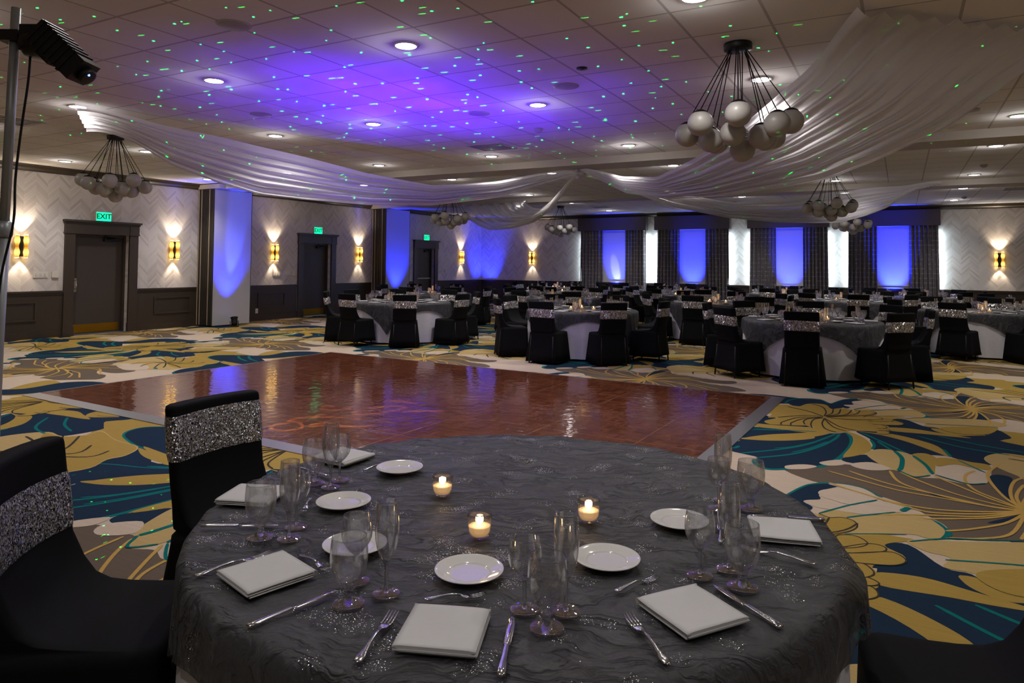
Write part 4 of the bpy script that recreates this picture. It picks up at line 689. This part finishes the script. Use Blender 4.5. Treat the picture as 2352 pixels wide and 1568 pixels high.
for ti, (row, k, x, y, ph, ca) in enumerate(TABLES):
    tn = '%s table, %s from doors' % (row, OR4[k]); r_ = random.Random(ti)
    put(tproto, (x, y, 0), r_.uniform(0, 3), 'round banquet table under cloths, %s' % tn.replace(' table', ''), None, 'banquet tables')
    put(wb, (x, y, 0), r_.uniform(0, 6), 'white floor-length tablecloth on the %s' % tn, 'tablecloth', 'white tablecloths')
    put(ov, (x, y, 0), rad(ca), 'sheer dark grey square overlay on the %s' % tn, 'table overlay', 'organza overlays')
    for q in range(8):
        th = ph+45*q+r_.uniform(-3, 3); a = rad(th); rr = 1.185+r_.uniform(0, .03)
        put(chA if (q+ti) % 3 else chB, (x+rr*cos(a), y+rr*sin(a), 0), a+pi/2+r_.uniform(-.08, .08), 'sequin-sashed black chair, %s, %s' % (side(ph+45*q), tn), 'chair', 'black covered chairs at the %s' % tn)
        for nm, cat, lb, rd, off in ITEMS:
            al = rad(th+off); put(P_[nm], (x+rd*cos(al), y+rd*sin(al), ZT+.005), rad(th)+pi/2+(pi if nm == 'folded_napkin' else 0), '%s, %s, %s' % (lb, side(ph+45*q), tn), cat, '%ss on the %s' % (lb, tn))
    for q in range(3):
        al = rad(ca+120*q+40); put(vp, (x+.22*cos(al), y+.22*sin(al), ZT+.005), 0, 'lit votive, %s, %s' % (side(ca+120*q+40), tn), 'candle', 'votive candles on the %s' % tn)
    light('candle_glow', 'POINT', (x, y, ZT+.12), .9, (1, .55, .22), shadow_soft_size=.15)
# ------------------------------------------------------------------ the near table
NT_ = Vector((-1.05, 1.90)); ZN = ZT+.0115
table_obj((NT_.x, NT_.y, 0), 'round banquet table under cloths, nearest the camera', None)
tag(disc_cloth(.912, .715, 18, .014, ZT, 300).build('white_tablecloth', M['cloth'], None, (NT_.x, NT_.y, 0)), 'white floor-length tablecloth on the nearest table, showing at its right', 'tablecloth')
def fine_rings(): return tuple(k/46 for k in range(1, 47))
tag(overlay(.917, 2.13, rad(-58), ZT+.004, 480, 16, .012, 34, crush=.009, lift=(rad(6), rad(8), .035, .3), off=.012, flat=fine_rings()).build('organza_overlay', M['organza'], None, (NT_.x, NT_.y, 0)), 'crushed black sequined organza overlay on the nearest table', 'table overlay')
seg = 48
N_ = {'water_goblet': one(goblet(seg), 'water_goblet', GM), 'wine_glass': one(wine(seg), 'wine_glass', GM), 'champagne_flute': one(flute(seg), 'champagne_flute', GM)}
b = MB(); b.lathe(smoothprof(PLATE, 2), 64); N_['bread_plate'] = b.build('bread_plate', M['porcelain'])
N_['dinner_fork'] = fork_parts(.19, thing('dinner_fork', '', 'fork')); N_['dessert_fork'] = fork_parts(.135, thing('dessert_fork', '', 'fork')); N_['table_knife'] = knife_parts(thing('table_knife', '', 'knife'))
vn = votive_parts(thing('votive_candle', '', 'candle'), 40)
SET = ['nearest camera, front of the table', 'right front setting', 'setting at the right edge', 'left front setting', 'setting before the left front chair', 'setting before the farther chair']
# x, y of each item, taken on the table plane
GLS = [('water_goblet', [(-.639,1.303), (-.328,1.697), (-.409,2.248), (-1.059,1.176), (-1.516,1.332), (-1.732,1.746)]),
       ('wine_glass', [(-.715,1.348), (-.429,1.706), (-.496,2.20), (-1.118,1.267), (-1.489,1.435), (-1.683,1.815)]),
       ('champagne_flute', [(-.634,1.385), (-.376,1.778), (-.501,2.285), (-1.018,1.254), (-1.443,1.365), (-1.655,1.742)]),
       ('bread_plate', [(-.909,1.429), (-.649,1.661), (-.565,2.014), (-1.248,1.407), (-1.501,1.638), (-1.577,2.008)])]
LBN = {'water_goblet': 'short-stemmed clear water goblet', 'wine_glass': 'stemmed clear wine glass', 'champagne_flute': 'tall clear champagne flute', 'bread_plate': 'white bread plate'}
for nm, ps_ in GLS:
    for i, (x, y) in enumerate(ps_): put(N_[nm], (x, y, ZN), i*.7, '%s on the nearest table, %s' % (LBN[nm], SET[i].replace('nearest camera, front of the table', 'front setting')), 'plate' if nm == 'bread_plate' else 'glass', '%ss on the nearest table' % LBN[nm])
NAP = [(-.808, 1.178, -70.5), (-.396, 1.511, -30.5), (-.292, 2.095, 14), (-1.316, 1.176, -110), (-1.795, 1.545, -153.5), (-1.86, 2.02, 172)]
for i, (x, y, th) in enumerate(NAP):
    o = napkin_mesh(.165, .168, i).build('folded_napkin', M['napkin'], None, (x, y, ZN+.0008)); o.rotation_euler = (0, 0, rad(th)-pi/2+pi+rad((2, -4, 3, 5, -4, 6)[i]))
    tag(o, 'folded white napkin on the nearest table, %s' % SET[i].replace('nearest camera, front of the table', 'front setting'), 'napkin', 'napkins on the nearest table')
CUT = [('dinner_fork', [((-.888,1.011), (-.945,1.192)), ((-.384,1.296), (-.532,1.455)), ((-.19,1.915), (-.375,1.925)), ((-1.46,1.09), (-1.40,1.29)), None, ((-2.02,2.16), (-1.80,2.10))]),
       ('table_knife', [((-.633,1.104), (-.718,1.297)), ((-.22,1.538), (-.386,1.666)), ((-.20,2.255), (-.42,2.175)), ((-1.161,.992), (-1.123,1.196)), ((-1.715,1.297), (-1.53,1.42)), ((-1.948,1.84), (-1.736,1.828))]),
       ('dessert_fork', [((-.927,1.271), (-.80,1.37)), ((-.575,1.522), (-.497,1.667)), ((-.43,1.93), (-.46,2.06)), ((-1.338,1.303), (-1.196,1.266)), ((-1.63,1.63), (-1.565,1.54)), ((-1.685,1.94), (-1.66,2.045))])]
for nm, ps_ in CUT:
    for i, q in enumerate(ps_):
        if not q: continue
        (x0, y0), (x1, y1) = q; put(N_[nm], (x0, y0, ZN+.001), math.atan2(y1-y0, x1-x0)-pi/2, 'silver %s on the nearest table, %s' % (nm.replace('_', ' '), SET[i].replace('nearest camera, front of the table', 'front setting')), 'knife' if 'knife' in nm else 'fork', '%ss on the nearest table' % nm.replace('_', ' '))
for x, y, lab in ((-1.297, 1.873, 'lit votive candle farthest left on the nearest table'), (-1.012, 1.641, 'lit votive candle closest to the camera on the nearest table'), (-.802, 1.905, 'lit votive candle farthest right on the nearest table')):
    put(vn, (x, y, ZN), 0, lab, 'candle', 'votive candles on the nearest table'); light('candle_light', 'POINT', (x, y, ZN+.047), .22, (1, .55, .22), shadow_soft_size=.008)
def near_chair(th, rr, lab, z0, z1, seed, rot=0):
    a = rad(th); make_chair(lab, (NT_.x+rr*cos(a), NT_.y+rr*sin(a), 0), a+pi/2+rad(rot), 'chairs at the nearest table', True, z0, z1, seed, .02)
near_chair(-145, 1.155, 'sequin-sashed black chair at the left front of the nearest table, seat showing', .665, .835, 1.0)
near_chair(179.3, 1.13, 'sequin-sashed black chair at the left of the nearest table, before the dance floor edge', .735, .905, 3.0)
near_chair(8, 1.17, 'black covered chair at the right of the nearest table, only its seat showing', .665, .835, 5.0)

# ------------------------------------------------------------------ light stand with projector head
st = thing('light_stand', 'silver light stand pole at the left edge', 'light stand', (-2.96, 1.345, 0))
b = MB(); b.tube([(-.02, 0, .12), (.0, 0, 1.2), (.03, -.005, 1.62)], .021, 16); b.tube([(.03, -.005, 1.60), (.083, -.013, 2.44)], .0165, 16); b.lathe([(.027, 0), (.03, .01), (.03, .05), (.02, .06)], 16, (.028, -.005, 1.585)); b.build('pole', M['alu_pole'], st)
for k in range(3):
    a = 2*pi*k/3+1.0; b = MB(); b.tube([(-.01, 0, .62), (.46*cos(a), .46*sin(a), .012)], .012, 8); b.build('stand_leg', M['alu_pole'], st)
pj = thing('projector_light', 'black moving-head light clamped near the top of the pole', 'stage light', (-2.885, 1.334, 2.30))
X_ = cr.copy(); X_.z = 0; X_.normalize()
def P3(sx, up, dp=0.0): v = X_*sx + Vector((0, 0, up)) + Vector((-X_.y, X_.x, 0))*dp; return v
b = MB(); T = Matrix(((X_.x, -X_.y, 0, 0), (X_.y, X_.x, 0, 0), (0, 0, 1, 0), (0, 0, 0, 1)))
b.box((-.045, -.03, .012), (.03, .03, .052), M=T); b.tube([P3(.02, .032), P3(.085, .03)], .016, 10); b.build('clamp', M['black'], pj)
b = MB(); b.lathe([(1e-4, -.045), (.05, -.04), (.068, -.01), (.07, .015), (.05, .04), (1e-4, .048)], 24, M=Matrix.Translation(P3(.095, .0))); b.box((.05, -.05, -.03), (.15, .05, .065), M=T); b.build('base', M['black'], pj)
b = MB(); T2 = T @ Matrix.Translation((.13, -.03, .035)) @ Matrix.Rotation(rad(44), 4, 'Y')
b.box((-.01, -.05, -.045), (.21, .05, .045), M=T2)
for k in range(7): b.box((.0+k*.026, -.054, -.049), (.008+k*.026, .054, .049), M=T2)
b.lathe([(.03, .0), (.033, .03), (.026, .032), (1e-4, .032)], 20, M=T2 @ Matrix.Translation((.205, 0, .0)) @ Matrix.Rotation(rad(90), 4, 'Y')); b.box((.03, -.02, -.066), (.10, .02, -.045), M=T2); b.build('lamp_head', M['black'], pj)
b = MB(); b.sphere(T2 @ Vector((.238, -.016, .012)), .0045, 10); b.build('indicator', M['blue_led'], pj)
cb_ = MB(); cp = [P3(.06, -.04), P3(.055, -.14), P3(.035, -.32), P3(.02, -.50), P3(.018, -.66), P3(-.02, -.86), P3(-.035, -1.1), P3(-.04, -1.5), P3(-.03, -2.05), P3(.03, -2.29)]
cb_.tube([tuple(Vector(q)) for q in bez([tuple(v) for v in cp], 6)], .0045, 8); tag(cb_.build('power_cable', M['black'], None, pj.location), 'black power cable hanging down the light stand pole', 'cable')

# ------------------------------------------------------------------ projected light: blue nebula and green laser stars on the ceiling
def star_light(name, loc, tgt, energy, ang, dots, neb, scale, seed, fall):
    o = light(name, 'SPOT', loc, energy, (1, 1, 1), tgt, spot_size=rad(ang), spot_blend=.25, shadow_soft_size=0.0)
    d = o.data; d.use_nodes = True; t = NT.__new__(NT); t.t = d.node_tree; t.n = t.t.nodes; t.l = t.t.links
    em = t.n['Emission']; v = t.node('ShaderNodeTexCoord').outputs['Normal']; x, y, z = t.sep(v)
    zz = t.math('MAXIMUM', t.math('ABSOLUTE', z), .05); px, py = t.math('DIVIDE', x, zz), t.math('DIVIDE', y, zz)
    p2 = t.comb(px, py, seed); r2 = t.math('ADD', t.math('MULTIPLY', px, px), t.math('MULTIPLY', py, py))
    col = None
    if dots:
        v1 = t.node('ShaderNodeTexVoronoi', {'Vector': p2, 'Scale': scale}, voronoi_dimensions='2D'); rr, gg, bb = t.sep(v1.outputs['Color'])
        dot = t.math('MULTIPLY', t.math('LESS_THAN', v1.outputs['Distance'], t.math('MULTIPLY_ADD', rr, .014, .016)), t.math('GREATER_THAN', gg, .25))
        mp = t.node('ShaderNodeMapping', {'Vector': p2, 'Rotation': (0, 0, .5), 'Location': (3.1, 1.7, 0), 'Scale': (.36, 1.7, 1)}); v2 = t.node('ShaderNodeTexVoronoi', {'Vector': mp.outputs[0], 'Scale': scale*1.15}, voronoi_dimensions='2D'); r_, g_, b_ = t.sep(v2.outputs['Color'])
        dash = t.math('MULTIPLY', t.math('LESS_THAN', v2.outputs['Distance'], .034), t.math('GREATER_THAN', g_, .35))
        att = t.math('DIVIDE', 1.0, t.math('MULTIPLY_ADD', r2, .35, 1.0))
        a = t.math('ADD', t.math('MULTIPLY', dot, dots), t.math('MULTIPLY', dash, dots*.09)); a = t.math('MULTIPLY', a, att)
        sc = t.node('ShaderNodeVectorMath', {0: (.0, 1.0, .05), 'Scale': a}, operation='SCALE'); col = sc.outputs[0]
    if neb:
        n1 = t.node('ShaderNodeTexNoise', {'Vector': p2, 'Scale': 2.2, 'Detail': 4.0, 'Roughness': .6}).outputs[0]
        q = t.math('MULTIPLY', t.math('POWER', n1, 1.7), t.math('EXPONENT', t.math('MULTIPLY', r2, -fall)))
        ambient_ = t.math('MULTIPLY', t.math('EXPONENT', t.math('MULTIPLY', r2, -fall*.28)), .008)
        s2 = t.node('ShaderNodeVectorMath', {0: (.10, .012, 1.0), 'Scale': t.math('MULTIPLY', t.math('ADD', q, ambient_), neb)}, operation='SCALE')
        if col is None: col = s2.outputs[0]
        else: col = t.node('ShaderNodeVectorMath', {0: col, 1: s2.outputs[0]}, operation='ADD').outputs[0]
    t.l.new(col, em.inputs['Color']); em.inputs['Strength'].default_value = 1.0
    return o
star_light('star_projector_beam', (-4.9, 5.9, .16), (-5.0, 6.4, 3.3), 700.0, 150, 60.0, 5.6, 7.0, 0.3, 3.2)
star_light('star_projector_beam_low', (-2.75, 2.6, 2.1), (-4.1, 2.2, .0), 900.0, 46, 20.0, 0, 12.0, 4.2, 1.0)

# monogram gobo thrown on the dance floor by the moving head
STROKES = [[(-5.16, 5.28), (-5.23, 5.4), (-5.12, 5.41)], [(-5.16, 5.28), (-5.04, 5.27), (-4.93, 5.37), (-4.96, 5.51)], [(-4.76, 5.31), (-4.79, 5.48), (-4.69, 5.65), (-4.56, 5.79), (-4.48, 5.78), (-4.46, 5.66), (-4.52, 5.44), (-4.69, 5.23)], [(-5.01, 4.71), (-5.03, 4.84), (-4.91, 4.96), (-4.68, 5.09), (-4.51, 5.11)], [(-5.01, 4.71), (-4.85, 4.7), (-4.69, 4.56), (-4.73, 4.45), (-4.84, 4.4), (-4.92, 4.42), (-5.0, 4.54), (-4.94, 4.64)], [(-4.93, 4.94), (-4.98, 5.06), (-4.92, 5.09)], [(-4.68, 4.65), (-4.59, 4.75), (-4.35, 4.85), (-4.22, 4.97)], [(-4.35, 5.58), (-4.29, 5.66), (-4.06, 5.83)], [(-4.87, 5.94), (-4.67, 6.01), (-4.49, 5.98)], [(-4.73, 4.71), (-4.68, 4.8), (-4.66, 4.85)]]
SEGS = [(a_, b_) for st_ in STROKES for sm in [bez(st_, 2)] for a_, b_ in zip(sm, sm[1:])]
for k0 in range(0, len(SEGS), 14):
    gl_ = light('monogram_beam', 'SPOT', (-2.58, 1.52, 2.13), 3500.0, (1, .82, .58), (-5.0, 5.2, .02), spot_size=rad(50), spot_blend=.1, shadow_soft_size=0.0)
    bpy.context.view_layer.update(); inv = gl_.matrix_world.inverted()
    gl_.data.use_nodes = True; t = NT.__new__(NT); t.t = gl_.data.node_tree; t.n = t.t.nodes; t.l = t.t.links
    x, y, z = t.sep(t.node('ShaderNodeTexCoord').outputs['Normal']); zz = t.math('MAXIMUM', t.math('ABSOLUTE', z), .05); pp = t.comb(t.math('DIVIDE', x, zz), t.math('DIVIDE', y, zz), 0.0); dmin = None
    for s0, s1 in SEGS[k0:k0+14]:
        a_, b_ = [Vector((v.x/-v.z, v.y/-v.z, 0)) for v in (inv @ Vector((*s0, .02)), inv @ Vector((*s1, .02)))]
        ba = b_-a_; pa = t.node('ShaderNodeVectorMath', {0: pp, 1: tuple(a_)}, operation='SUBTRACT').outputs[0]
        h_ = t.math('MULTIPLY', t.node('ShaderNodeVectorMath', {0: pa, 1: tuple(ba)}, operation='DOT_PRODUCT').outputs['Value'], 1/max(1e-9, ba.length_squared), clamp=True)
        pr = t.node('ShaderNodeVectorMath', {0: tuple(ba), 'Scale': h_}, operation='SCALE').outputs[0]
        dd = t.node('ShaderNodeVectorMath', {0: pa, 1: pr}, operation='DISTANCE').outputs['Value']; dmin = dd if dmin is None else t.math('MINIMUM', dmin, dd)
    on_ = t.math('SUBTRACT', 1.0, t.math('DIVIDE', dmin, .0042), clamp=True)
    t.l.new(t.node('ShaderNodeVectorMath', {0: (1, .85, .6), 'Scale': t.math('POWER', on_, .5)}, operation='SCALE').outputs[0], t.n['Emission'].inputs['Color']); t.n['Emission'].inputs['Strength'].default_value = 1.0
